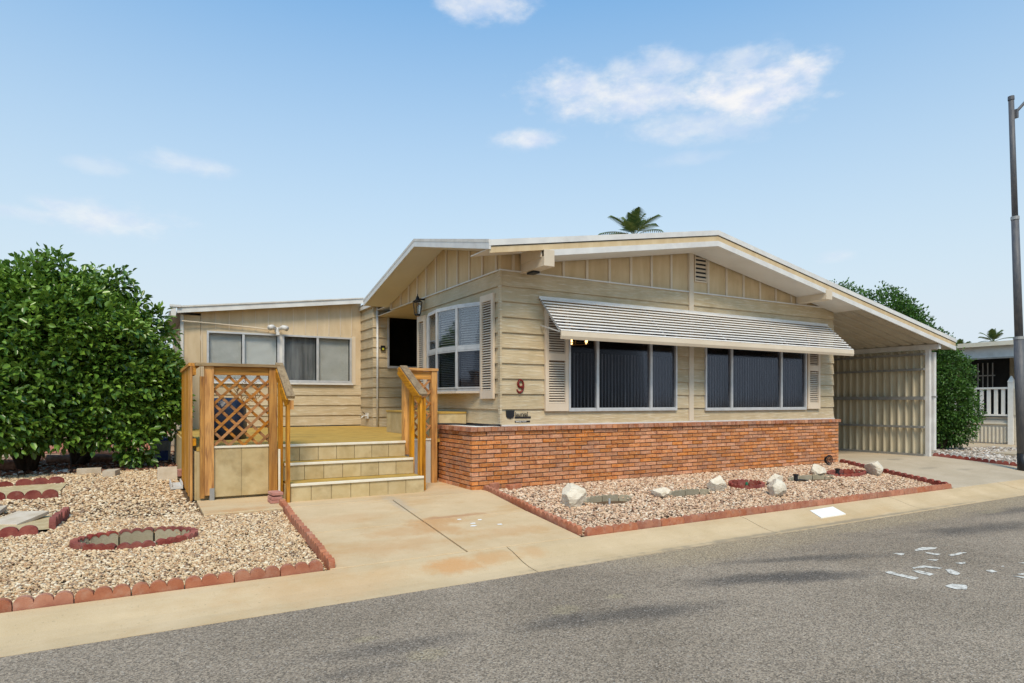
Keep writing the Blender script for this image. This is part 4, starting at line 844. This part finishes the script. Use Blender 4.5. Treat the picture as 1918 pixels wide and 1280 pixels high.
obj('window_trim', B(3.845, 3.93, YA-.02, YA-.005, 1.47, 2.50), 'trim', AN)
window(1.05, 2.37, WZ0, WZ1, YA-.02, [1.70], fr=.035, par=AN, screen='glass', blinds=['h', 'hb'], label='left sliding window of the extension with white blinds')
window(2.43, 3.84, WZ0, WZ1, YA-.02, [3.13], fr=.035, par=AN, screen='glass', blinds=['hd', 'h'], label='right sliding window of the extension with a crooked blind')
obj('mullion_cover', B(2.371, 2.429, YA-.05, YA, WZ0, WZ1), 'white', AN)
obj('window_sill', B(1.02, 3.87, YA-.065, YA-.02, WZ0-.035, WZ0-.001), 'white', AN)
fl = thing('flood_light', (2.32, 13.4, 2.5), 'white twin security flood light above the extension windows', 'flood light')
obj('junction_box', MB().lathe(2.32, 13.44, [(2.50, .045), (2.56, .05), (2.60, .03)], 12), 'white', fl)
for s in (-1, 1): obj('lamp_head', MB().tube([(2.32+s*.03, 13.42, 2.57), (2.32+s*.10, 13.36, 2.60), (2.32+s*.16, 13.28, 2.57)], [.03, .045, .055], 12), 'white', fl, smooth=True)
obj('sensor', MB().box(2.29, 2.35, 13.34, 13.40, 2.44, 2.50), 'white', fl)
tag(obj('conduit', MB().tube([(.62, 13.38, 2.62), (1.2, 13.45, 2.61), (1.9, 13.46, 2.575), (2.2, 13.46, 2.55), (2.29, 13.44, 2.56)], .012, 8), 'trim'), 'thin conduit running along the extension wall to the flood light', 'conduit')

# ---------------------------------------------------------------- lantern
LX, LY = 3.93, 9.93
la = thing('wall_lantern', (LX, LY, 2.5), 'black lantern with clear panes hung by the side gable', 'lantern')
obj('lantern_frame', MB().lathe(LX, LY, [(2.535, .045), (2.55, .055), (2.565, .052)], 6), 'black', la); obj('lantern_cap', MB().lathe(LX, LY, [(2.755, .085), (2.765, .09), (2.80, .04), (2.83, .025), (2.84, .03), (2.87, .008), (2.90, .004)], 6), 'black', la); obj('wall_bracket', MB().box(LX-.01, LX+.12, LY-.012, LY+.012, 2.80, 2.825), 'black', la)
for a_ in range(6):
    c, s = math.cos(a_*math.pi/3), math.sin(a_*math.pi/3); obj('lantern_bar', MB().bar((LX+.052*c, LY+.052*s, 2.56), (LX+.083*c, LY+.083*s, 2.757), .008, .008, (0, 1, .1)), 'black', la)
obj('lantern_glass', MB().lathe(LX, LY, [(2.566, .046), (2.754, .076)], 6), 'clear', la); obj('candle', MB().lathe(LX, LY, [(2.566, .012), (2.66, .012), (2.69, .004)], 8), 'duct', la)

# ---------------------------------------------------------------- porch deck and steps
dk = thing('porch_steps', (2.2, 9, 0), 'carpeted porch deck with three cream-nosed steps', 'porch')
obj('deck_floor', MB().ext([(.52, 8.005, .555), (3.0, 8.005, .555), (3.0, 8.20, .555), (XS-.03, 8.20, .555), (XS-.03, 10.24, .555), (5.48, 10.24, .555), (5.48, 12.64, .555), (XS-.03, 12.64, .555), (XS-.03, 13.49, .555), (.52, 13.49, .555)], (0, 0, .043)), 'carpet', dk)
obj('deck_front_wall', B(.52, 1.40, 8.01, 8.04, 0, .554), 'tile', dk); obj('deck_front_wall', B(3.01, 3.50, 8.205, 8.23, 0, .554), 'tile', dk); obj('deck_side_wall', B(.50, .52, 8.04, 13.49, 0, .554), 'tile', dk)
SX0, SX1 = 1.415, 2.99
for i, (yf, yb_, zt2) in enumerate(((7.37, 7.72, .20), (7.72, 8.0, .40), (8.0, 8.06, .60))):
    xr = SX1+(.0 if i < 2 else 0); z0 = zt2-.2
    if i < 2: obj('tread', B(SX0, xr, yf+.012, yb_+.014, zt2-.035, zt2-.002), 'carpet', dk)
    obj('nosing', B(SX0-.002, xr+.004, yf-.018, yf+.011, zt2-.028, zt2+.002), 'nosing', dk, bevel=.004)
    n = 7; w_ = (xr-SX0)/n
    for k in range(n): obj('riser_tile', B(SX0+k*w_+.003, SX0+(k+1)*w_-.003, yf, yf+.02+.001*(k % 2), z0+.002, zt2-.029), 'tile', dk)
    obj('riser_backing', B(SX0+.004, xr-.004, yf+.0215, yf+.04, z0, zt2-.036), 'black', dk)
    if i < 2: obj('step_side', B(xr-.002, xr+.01, yf+.002, 8.0, z0, zt2-.03), 'tile', dk); obj('step_side', B(SX0-.012, SX0-.001, yf+.002, 8.0, z0, zt2-.03), 'tile', dk)
bb = thing('deck_bench', (3.83, 9.4, .6), 'carpet-topped box bench along the house wall on the deck', 'bench')
obj('bench_top', B(3.59, 4.03, 8.29, 10.53, .945, .97), 'carpet', bb); obj('bench_end', B(3.6, 4.03, 8.3, 8.32, .80, .944), 'tile', bb)
for k in range(10): obj('bench_board', B(3.6, 3.62, 8.322+k*.22, 8.322+(k+1)*.22-.006, .601, .944), 'tile', bb)
obj('bench_end', B(3.621, 4.03, 8.40, 8.41, .60, .944), 'dark', bb)

# railings -------------------------------------------------
def lattice(par, x0, x1, z0, z1, y, pitch=.158, w_=.030):
    def clip(c, s):    # line z = s*x + c clipped to the rectangle
        ps = []
        for x in (x0, x1):
            z = s*x+c
            if z0 <= z <= z1: ps.append((x, z))
        for z in (z0, z1):
            x = (z-c)/s
            if x0 < x < x1: ps.append((x, z))
        return ps[:2] if len(ps) >= 2 else None
    for s, yy in ((1, y-.006), (-1, y+.006)):
        cs = np.arange(z0-s*x0-3, z1-s*x0+3, pitch)
        for c in cs:
            r = clip(c, s)
            if r and math.dist(r[0], r[1]) > .04:
                obj('lattice_slat', MB().bar((r[0][0], yy, r[0][1]), (r[1][0], yy, r[1][1]), w_*.75, .0105, (0, 1, 0)) if False else MB().hexa([(p[0]+dx, yy+dy, p[1]+dx*-s) for (p, dy) in ((r[0], -.005), (r[1], -.005), (r[1], .005), (r[0], .005)) for dx in (0,)][0:0] or _slat(r[0], r[1], yy, w_)), 'lattice', par)
def _slat(p, q, y, w_):
    d = Vector((q[0]-p[0], 0, q[1]-p[1])).normalized(); n_ = Vector((-d.z, 0, d.x))*w_/2; P, Q = Vector((p[0], y, p[1])), Vector((q[0], y, q[1])); t = Vector((0, .005, 0))
    return [P-n_-t, Q-n_-t, Q-n_+t, P-n_+t, P+n_-t, Q+n_-t, Q+n_+t, P+n_+t]
R1 = thing('wooden_railing', (.95, 8.0, 0), 'cedar railing with lattice panel on the left of the steps', 'railing', 'deck railings')
Y1 = 7.96
obj('post', B(.595, .69, Y1-.045, Y1+.045, .06, 1.515), 'woodz', R1, bevel=.003); obj('post_base', B(.645, .694, Y1-.05, Y1+.05, .0, .14), 'steel', R1)
obj('post', B(1.28, 1.37, Y1-.045, Y1+.045, .03, 1.515), 'woodz', R1, bevel=.003)
obj('top_rail', B(.50, 1.40, Y1-.07, Y1+.07, 1.516, 1.552), 'woodgrey', R1, bevel=.003)
obj('upper_rail', B(.691, 1.279, Y1-.02, Y1+.02, 1.42, 1.514), 'woodx', R1)
obj('lower_rail', B(.691, 1.279, Y1-.025, Y1+.03, .59, .612), 'nosing', R1)
lattice(R1, .691, 1.279, .613, 1.419, Y1)
for k in range(2): obj('skirt_panel', B(.691+k*.294, .691+(k+1)*.294-.003, Y1-.012, Y1+.006, .035, .589), 'tile', R1)
# boards on the left side, running back
obj('side_top_rail', B(.44, .56, Y1+.071, 9.9, 1.517, 1.553), 'woody', R1)
obj('side_rail', B(.48, .515, Y1+.05, 9.9, 1.42, 1.514), 'woody', R1); obj('side_rail', B(.48, .515, Y1+.05, 9.9, .62, .70), 'woody', R1)
y = Y1+.06; k = 0
while y < 9.9:
    obj('side_board', B(.455, .479, y, y+.09, .02 if k % 3 else .0, 1.513), 'woodz', R1, bevel=.002); y += .135; k += 1
obj('post', B(.55, .594, Y1-.03, Y1+.06, .03, 1.40), 'woodz', R1); obj('post', B(.46, .55, 9.85, 9.94, 0, 1.515), 'woodz', R1)
# left handrail down the steps
obj('handrail', MB().bar((1.40, 7.98, 1.565), (1.405, 7.30, 1.165), .085, .036), 'woodgreyy', R1); obj('handrail_side', MB().bar((1.365, 7.98, 1.50), (1.365, 7.32, 1.10), .03, .09), 'woody', R1)
obj('handrail_post', B(1.37, 1.405, 7.33, 7.42, .0, 1.135), 'woodz', R1, bevel=.003); obj('handrail_block', B(1.406, 1.44, 7.32, 7.40, 1.03, 1.13), 'woodz', R1)
obj('handrail_post', B(1.345, 1.39, 7.66, 7.75, .06, 1.33), 'woodz', R1, bevel=.003); obj('kick_pipe', MB().tube([(1.33, 7.55, .02), (1.33, 7.56, .58)], .012), 'nosing', R1)
R2 = thing('wooden_railing', (3.2, 8.1, 0), 'cedar railing with narrow lattice on the right of the steps, by the brick wall', 'railing', 'deck railings')
Y2 = 8.18
obj('post', B(3.425, 3.51, Y2-.045, Y2+.045, .0, 1.535), 'woodz', R2, bevel=.003)
obj('top_rail', B(2.97, 3.52, Y2-.06, Y2+.06, 1.536, 1.572), 'woodx', R2, bevel=.003); obj('upper_rail', B(3.09, 3.424, Y2-.02, Y2+.02, 1.42, 1.53), 'woodx', R2)
obj('lower_rail', B(3.06, 3.424, Y2-.025, Y2+.03, .588, .61), 'nosing', R2); lattice(R2, 3.09, 3.424, .611, 1.419, Y2); obj('skirt_panel', B(3.03, 3.424, Y2-.012, Y2+.006, .0, .587), 'nbeige', R2)
obj('post', B(3.0, 3.085, 8.07, 8.16, .41, 1.53), 'woodz', R2, bevel=.003); obj('handrail_post', B(3.0, 3.045, 7.80, 7.88, .0, 1.40), 'woodz', R2, bevel=.003)
obj('handrail_post', B(3.002, 3.036, 7.50, 7.59, .0, 1.17), 'woodz', R2, bevel=.003); obj('handrail_post', B(3.04, 3.075, 7.49, 7.54, .0, 1.17), 'woodz', R2, bevel=.003)
obj('handrail', MB().bar((3.02, 8.15, 1.585), (3.03, 7.46, 1.20), .10, .036), 'woodgreyy', R2); obj('handrail_side', MB().bar((2.965, 8.17, 1.53), (2.985, 7.47, 1.14), .028, .1), 'woody', R2)
# tarp-covered grill and wreath seen through the lattice
tg = MB(); tg.lathe(.98, 9.6, [(.6, .27), (.75, .28), (1.0, .27), (1.12, .25), (1.165, .16), (1.17, .03)], 7)
tgo = obj('covered_grill', tg, 'tarp', smooth=True); tag(tgo, 'small grill wrapped in dark blue tarp behind the lattice', 'grill cover')
mb = MB()
for k in range(60):
    a_ = random.uniform(0, 6.28); r_ = .13+random.uniform(-.02, .02); p = Vector((1.05+r_*math.cos(a_), 8.03, 1.22+r_*math.sin(a_)*.8)); mb.bar(p, p+Vector((random.uniform(-.07, .07), random.uniform(-.01, .02), random.uniform(-.05, .09))), .006, .004, (0, 1, 0))
tag(obj('dry_wreath', mb, 'lattice'), 'dried twig wreath hanging behind the lattice panel', 'wreath')

# ---------------------------------------------------------------- street lamp
def LP(z): return (14.02-(z/6.69)*.19, 5.47+(z/6.69)*.11, z-.14)
sl = thing('street_lamp', (14.0, 5.486, -.14), 'tall grey steel lamp post at the driveway corner, cut by the picture edge', 'street lamp')
obj('base', MB().tube([LP(-.1), LP(.30)], .089, 16), 'black', sl, smooth=True); obj('lower_pole', MB().tube([LP(.301), LP(2.43)], [.086, .082], 18), 'post', sl, smooth=True)
obj('middle_pole', MB().tube([LP(2.431), LP(4.64)], [.066, .060], 18), 'post', sl, smooth=True); obj('upper_pole', MB().tube([LP(4.641), LP(6.80)], [.048, .044], 18), 'post', sl, smooth=True)
obj('pole_cap', MB().tube([LP(6.80), LP(6.87)], [.052, .05], 16), 'post', sl); obj('collar', MB().tube([LP(4.60), LP(4.66)], [.068, .066], 18), 'steel', sl)
obj('collar', MB().tube([LP(2.40), LP(2.45)], [.088, .086], 18), 'steel', sl)
ax_, ay_, _ = LP(6.55); obj('arm', MB().tube([(ax_, ay_, 6.40), (ax_+.05, ay_-.03, 6.42), (ax_+.26, ay_-.15, 6.68), (ax_+1.3, ay_-.75, 7.3)], .026, 10), 'post', sl, smooth=True); obj('arm_bracket', B(ax_+.02, ax_+.09, ay_-.075, ay_-.005, 6.33, 6.48), 'post', sl)
obj('luminaire', MB().tube([(ax_+1.25, ay_-.72, 7.28), (ax_+1.5, ay_-.87, 7.36), (ax_+1.9, ay_-1.1, 7.32)], [.05, .13, .06], 12), 'greyp', sl, smooth=True)

# ---------------------------------------------------------------- foliage
def leaves(P, Nrm, size, wid, droop=.25):
    """P (n,3) base, Nrm (n,3) leaf direction; a six-vertex folded oval leaf each"""
    n = len(P); d = Nrm/np.linalg.norm(Nrm, axis=1, keepdims=True); up = rng.normal(size=(n, 3))*.6+np.array([0, -.25, 1.0]); s = np.cross(d, up); s /= np.linalg.norm(s, axis=1, keepdims=True)+1e-9; nn = np.cross(s, d)
    L = (size*rng.uniform(.7, 1.25, n))[:, None]; W = L*wid*rng.uniform(.8, 1.15, (n, 1)); fold = .22*W
    V = np.stack([P, P+d*L*.3+s*W*.46-0*nn+nn*fold, P+d*L*.68+s*W*.42+nn*fold, P+d*L-nn*L*droop*.5, P+d*L*.68-s*W*.42+nn*fold, P+d*L*.3-s*W*.46+nn*fold], 1)
    F_ = np.array([(0, 1, 2, 3), (0, 3, 4, 5)])[None]+(np.arange(n)*6)[:, None, None]
    return V.reshape(-1, 3), F_.reshape(-1, 4)
def crown(name, lobes, nclu, per, size, wid, m, parent, cr=.16, inner=.35, zmin=0.0, clip=None, label=None, zcut=None):
    """lobes: (x,y,z,rx,ry,rz); leaf clusters on twigs spread through the outer volume"""
    vol = np.array([l[3]*l[4]+l[4]*l[5]+l[3]*l[5] for l in lobes]); pick = rng.choice(len(lobes), nclu, p=vol/vol.sum()); Lb = np.array(lobes)[pick]
    u = rng.normal(size=(nclu, 3)); u /= np.linalg.norm(u, axis=1, keepdims=True)
    rad = 1-rng.random(nclu)**1.7*inner; rad *= 1+.10*np.sin(u[:, 0]*5+pick)*np.sin(u[:, 2]*6+pick*2)+rng.normal(size=nclu)*.035
    Cc = Lb[:, :3]+u*rad[:, None]*Lb[:, 3:6]
    if clip is not None: k = clip(Cc); Cc, u = Cc[k], u[k]
    if zcut is not None: k = Cc[:, 2] > zcut; Cc, u = Cc[k], u[k]
    n = len(Cc); P = np.repeat(Cc, per, 0); out = np.repeat(u, per, 0)
    j = rng.normal(size=P.shape)*cr*.55; P = P+j; d = j/cr+out*.7+np.array([0, 0, -.15])+rng.normal(size=P.shape)*.5
    V, F_ = leaves(P, d, size, wid)
    o = link(name, np_mesh(name, V, F_, m, False), m, parent); o.location = -wl(parent); o['kind'] = 'stuff'
    if label: o['label'] = label
    return o
def limbs(parent, base, tips, r0=.07):
    for i, tp in enumerate(tips):
        b = Vector(base); t = Vector(tp); mid = b.lerp(t, .45)+Vector((random.uniform(-.12, .12), random.uniform(-.1, .1), .12))
        obj('limb' if i else 'trunk', MB().tube([b, b.lerp(mid, .5)+Vector((.02, 0, 0)), mid, t], [r0, r0*.75, r0*.5, r0*.18], 8), 'bark', parent, smooth=True)
T1 = thing('citrus_tree', (-1.62, 12.85, 0), 'leafy citrus tree at the left picture edge with low dense crown', 'tree', 'citrus trees')
limbs(T1, (-1.62, 12.85, -.05), [(-1.55, 12.8, 2.2), (-2.3, 12.4, 1.9), (-1.0, 12.6, 1.8), (-1.8, 13.3, 2.3)], .10)
crown('crown', [(-1.75, 12.6, 1.8, 1.3, 1.2, 1.1), (-2.4, 12.3, 1.15, 1.3, 1.2, .85), (-1.25, 12.5, 2.35, .85, .85, .80), (-2.3, 12.6, 2.5, .85, .8, .75), (-1.85, 11.95, .85, .55, .6, .45), (-1.3, 12.2, .8, .5, .5, .5), (-2.1, 12.0, 1.7, .6, .5, .6), (-1.55, 12.3, 2.8, .35, .3, .4)], 1500, 19, .108, .6, 'leaf', T1, .125, .5, zcut=.42)
T2 = thing('citrus_tree', (-1.0, 13.6, 0), 'citrus tree beside the extension with foliage drooping to the ground', 'tree', 'citrus trees')
limbs(T2, (-1.0, 13.6, -.05), [(-.8, 13.3, 2.0), (-.4, 12.9, 1.9), (-1.4, 13.1, 1.9), (-.2, 12.7, .9), (0.1, 12.9, 1.5)], .10)
crown('crown', [(-.65, 12.8, 1.95, .95, 1.0, .95), (-.2, 12.9, 1.45, .8, .8, .8), (-.75, 12.6, 1.35, .95, .8, .75), (-1.0, 12.9, 2.6, .6, .6, .6), (.12, 12.75, 1.05, .5, .5, .5), (-.1, 12.35, .45, .24, .25, .42), (-.45, 12.9, 2.8, .22, .25, .45), (.25, 12.8, 1.3, .35, .4, .6), (-.6, 12.4, .75, .4, .4, .4)], 1550, 19, .105, .62, 'leaf', T2, .12, .5, zcut=.12)
# sprigs poking out at the top
for (x, y, z) in [(-1.75, 12.7, 3.1), (-1.05, 12.6, 3.2), (-.75, 12.7, 3.1), (-.32, 12.8, 3.15), (.15, 12.8, 2.5), (-1.45, 12.5, 3.15), (-1.2, 12.6, 3.3), (.33, 12.9, 2.2), (-.1, 12.8, 2.75)]:
    crown('sprig', [(x, y, z, .16, .16, .26)], 16, 8, .11, .5, 'leaf', T1 if x < -1.1 else T2, .09)
S1 = thing('shrub', (15.9, 7.8, 0), 'dense rounded green shrub growing down to the ground right of the carport post', 'shrub')
limbs(S1, (15.9, 7.8, -.05), [(15.8, 7.8, 1.8), (15.6, 8.3, 1.6), (16.1, 7.6, 1.4)], .08)
crown('crown', [(15.95, 7.85, 1.35, .62, .62, 1.25), (15.85, 8.15, 2.1, .5, .6, .75), (16.1, 7.75, .85, .62, .62, .75), (15.6, 8.25, .9, .6, .7, .9)], 2900, 12, .062, .5, 'thuja', S1, .085, .3, zcut=.03)
S2 = thing('tall_hedge_tree', (16.2, 10.3, 0), 'tall bushy green tree rising behind the carport roof', 'tree')
limbs(S2, (16.2, 10.3, -.05), [(16.2, 10.3, 3.0), (16.4, 10.8, 3.3), (16.0, 9.8, 3.0)], .12)
crown('crown', [(16.1, 9.3, 2.9, .75, .8, 1.05), (16.3, 10.35, 3.35, .6, .6, .85), (16.5, 11.1, 3.65, .6, .6, .75), (16.0, 8.7, 2.7, .55, .6, .8), (16.2, 10.3, 2.0, .9, 1.2, 1.4)], 3000, 12, .075, .5, 'thuja', S2, .10, .3, zcut=.4)

def palm(name, x, y, zc, R, nf, label, group=None, trunk=.18, up=0.0):
    t = thing(name, (x, y, 0), label, 'palm tree', group); obj('trunk', MB().tube([(x, y, -.05), (x, y, zc*.5), (x, y, zc)], [trunk*1.2, trunk, trunk*.9], 10), 'bark', t, smooth=True)
    for k in range(nf):
        a_ = k*2.399; el_ = math.radians(86-95*(k/nf)**1.2+up); L = R*random.uniform(.85, 1.1); P0 = Vector((x, y, zc)); d = Vector((math.cos(a_)*math.cos(el_), math.sin(a_)*math.cos(el_), math.sin(el_)))
        sd_ = d.cross(Vector((0, 0, 1))).normalized(); mb = MB(); n = 16; prev = P0
        for i in range(1, n+1):
            u = i/n; p = P0+d*L*u+Vector((0, 0, -1))*L*.32*u*u; 
            mb.bar(prev, p, .02*(1.1-u), .02*(1.1-u), sd_)
            if i > 3:
                for s_ in (-1, 1):
                    q = p+sd_*s_*L*.26*math.sin(math.pi*min(1, u*.75+.2))+(p-prev).normalized()*L*.13+Vector((0, 0, -.10*L*u)); w_ = (p-prev).normalized()*.028*R
                    mb.poly([p-w_, p+w_, q])
            prev = p
        obj('frond', mb, 'palm', t)
    return t
palm('palm_tree', 19.95, 23.1, 8.85, 1.75, 20, 'palm crown showing above the ridge of the house', trunk=.2, up=6)
t = 34
for k, (px, lab) in enumerate([((33.6, 15.6, 3.5, .85), 'left small palm beyond the neighbouring roof'), ((34.6, 14.7, 3.9, .9), 'middle small palm beyond the neighbouring roof'), ((35.4, 12.9, 3.6, 1.1), 'right small palm beyond the neighbouring roof')]):
    palm('palm_tree', px[0], px[1], px[2], px[3], 14, lab, 'distant palms', .12, 8)

# ---------------------------------------------------------------- neighbour on the right
NH = thing('neighbour_house', (21, 9, 0), 'beige mobile home with white porch roof behind the shrub', 'house')
obj('porch_roof', MB().box(19.1, 24, 4.5, 14, 2.60, 2.66), 'white', NH); obj('fascia', B(19.07, 19.099, 4.5, 14, 2.56, 2.67), 'nosing', NH); obj('awning_fascia', B(19.2, 19.24, 4.5, 14, 2.25, 2.555), 'white', NH); obj('awning_lip', B(19.17, 19.199, 4.5, 14, 2.23, 2.27), 'steel', NH)
obj('wall', B(20.6, 20.7, 4.5, 8.35, .7, 2.59), 'ntan', NH); obj('wall', B(20.6, 20.7, 9.6, 14, .7, 2.59), 'ntan', NH)
for k in range(6): obj('wall_groove', B(20.593, 20.598, 5.0+k*.55, 5.02+k*.55, .72, 2.58), 'dark', NH)
obj('door', B(20.64, 20.7, 8.36, 9.59, .7, 2.59), 'black', NH); obj('door_grille', MB().box(20.6, 20.62, 8.75, 8.77, 1.5, 2.2).box(20.6, 20.62, 8.87, 8.89, 1.5, 2.2).box(20.6, 20.62, 8.99, 9.01, 1.5, 2.2).box(20.6, 20.62, 9.11, 9.13, 1.5, 2.2).box(20.6, 20.62, 8.7, 9.2, 1.83, 1.86), 'greyp', NH)
obj('porch_floor', B(19.55, 20.59, 4.5, 14, .62, .70), 'nbeige', NH); obj('skirting', B(19.5, 19.54, 7.92, 12, 0, .62), 'nbeige', NH)
for k in range(16): obj('skirting_rib', B(19.47, 19.499, 7.98+k*.09, 8.01+k*.09, .03, .45), 'nosing', NH)
obj('skirting_rail', B(19.46, 19.5, 7.92, 12, .52, .56), 'nosing', NH)
PR = thing('porch_railing', (19.5, 9, .7), 'white picket railing on the neighbouring porch', 'railing')
obj('top_rail', B(19.45, 19.52, 7.93, 12, 1.44, 1.49), 'duct', PR); obj('bottom_rail', B(19.45, 19.52, 7.93, 12, .735, .78), 'duct', PR)
for k in range(22): obj('picket', B(19.475, 19.5, 8.0+k*.165, 8.085+k*.165, .781, 1.439), 'duct', PR)
obj('post', B(19.43, 19.54, 7.80, 7.92, .0, 1.62), 'duct', PR); obj('post_cap', MB().hexa([(19.42, 7.79, 1.62), (19.55, 7.79, 1.62), (19.55, 7.93, 1.62), (19.42, 7.93, 1.62), (19.475, 7.85, 1.78), (19.495, 7.85, 1.78), (19.495, 7.87, 1.78), (19.475, 7.87, 1.78)]), 'duct', PR)
ST = thing('stone_pier', (19.5, 7.6, 0), 'speckled stone pier beside the white railing post', 'pier'); obj('pier_stone', B(19.44, 19.6, 7.0, 7.79, .75, 1.45), 'rock', ST); obj('pier_stone', B(19.46, 19.6, 7.1, 7.79, .0, .74), 'rock', ST)
obj('neighbour_drive', MB().box(16.0, 19.45, 4.9, 9.5, -.06, .0), 'drive', kind='structure')

# ---------------------------------------------------------------- odds and ends on the left, under the trees
def log(x0, y0, x1, y1, r, m, label):
    n = 14; pts = [(x0+(x1-x0)*i/n, y0+(y1-y0)*i/n+random.uniform(-.01, .01), r*.8+random.uniform(-.01, .01)) for i in range(n+1)]; tag(obj('log', MB().tube(pts, [r*random.uniform(.9, 1.1) for _ in pts], 10), m, smooth=True), label, 'log', 'timbers under the trees')
log(-1.5, 14.2, -.15, 13.7, .085, 'log', 'brown log lying between the two tree trunks'); log(-2.6, 13.4, -1.75, 13.1, .09, 'log', 'brown log left of the left tree trunk'); log(-1.4, 15.4, -.3, 15.2, .07, 'log', 'brown log behind the one between the trunks')
kw = thing('block_kerb', (-.9, 17.3, 0), 'low row of pink blocks far behind the trees', 'block wall')
for k in range(8): obj('block', B(-1.9+k*.26, -1.66+k*.26, 17.2, 17.35, -.02, .22+.06*(k % 3 == 1)), 'pinkb', kw, bevel=.005)
lone('paving_block', -.73, 11.9, -.01, .32, .12, .09, .0, 'paver', 'pale concrete block lying at the edge of the shade', 'paver'); lone('paving_block', -.42, 11.45, -.01, .17, .3, .09, -.2, 'paver', 'tan block lying right of the pale one', 'paver')
lone('paver', .30, 10.4, -.01, .25, .05, .19, .05, 'paver', 'square grey paver standing on edge near the deck corner', 'paver', rx=-.12); lone('paver', .55, 10.9, -.01, .25, .2, .1, .3, 'pinkb', 'reddish block behind the standing paver', 'paver')
lone('paver', -1.02, 7.5, .0, .30, .42, .035, -.5, 'paver', 'tilted buff paver lying on the sandy bed', 'paver', rx=.12); lone('paver', -1.4, 8.15, .0, .35, .3, .04, -.1, 'paver', 'buff paver at the left picture edge', 'paver', rx=.08)
t = thing('splash_block', (.44, 9.6, 0), 'white plastic splash block beside the deck side boards', 'splash block'); obj('tray', MB().box(.30, .44, 9.2, 9.7, 0, .03).box(.30, .315, 9.2, 9.7, .031, .075).box(.425, .44, 9.2, 9.7, .031, .075), 'white', t)
t = thing('bucket', (.3, 13.75, 0), 'grey pail with a blue lid standing by the extension corner', 'bucket')
obj('pail', MB().lathe(.28, 13.75, [(0, .15), (.02, .16), (.36, .18), (.38, .19)], 18), 'greyp', t, smooth=False); obj('lid', MB().lathe(.28, 13.75, [(.382, .195), (.43, .195), (.44, .15)], 18), 'blue', t); obj('front_panel', B(.22, .4, 13.52, 13.56, .02, .2), 'blue', t)
mb = MB()
for k in range(6): mb.tube([(.18+(.32+.02*k)*math.cos(a_), 18.6+(.3)*math.sin(a_), .04+.03*k+.03*math.sin(a_*2+k)) for a_ in np.linspace(0, 6.28, 24)], .02, 6, False)
tag(obj('garden_hose', mb, 'green'), 'coil of green garden hose on the ground behind the trees', 'hose')
mb = MB()
for k in range(26):
    x, y = random.uniform(-2.6, -.85), random.uniform(12.1, 12.45); s = random.uniform(.04, .09); mb.hexa([(x, y, .0), (x+s, y, .0), (x+s, y+s, .0), (x, y+s, .0), (x+s*.2, y, s*.5), (x+s, y+.01, s*.3), (x+s*.7, y+s, s*.6), (x, y+s*.8, s*.3)])
o = obj('plastic_sheeting', mb, 'white'); tag(o, 'crumpled white plastic strewn along the shade under the trees', 'litter')
bwl = thing('boundary_wall', (-6, 26, 0), 'long low pinkish wall far behind the trees', 'wall')
for k in range(34): 
    for r in range(4): obj('wall_block', B(-14+k*.5+(r % 2)*.2, -13.51+k*.5+(r % 2)*.2, 26, 26.2, -.05+r*.3, .242+r*.3), 'pinkb', bwl)
P1 = rng.uniform((-3.2, 12, 0), (.6, 16, .02), (2500, 3)); n = len(P1); P1[:, 2] += .0
V, F_ = leaves(P1, rng.normal(size=(n, 3))*np.array([1, 1, .15]), .08, .5); o = link('fallen_leaves', np_mesh('fallen_leaves', V, F_, 'log', False), 'log'); o['kind'] = 'stuff'; o['label'] = 'dry leaf litter under the trees'
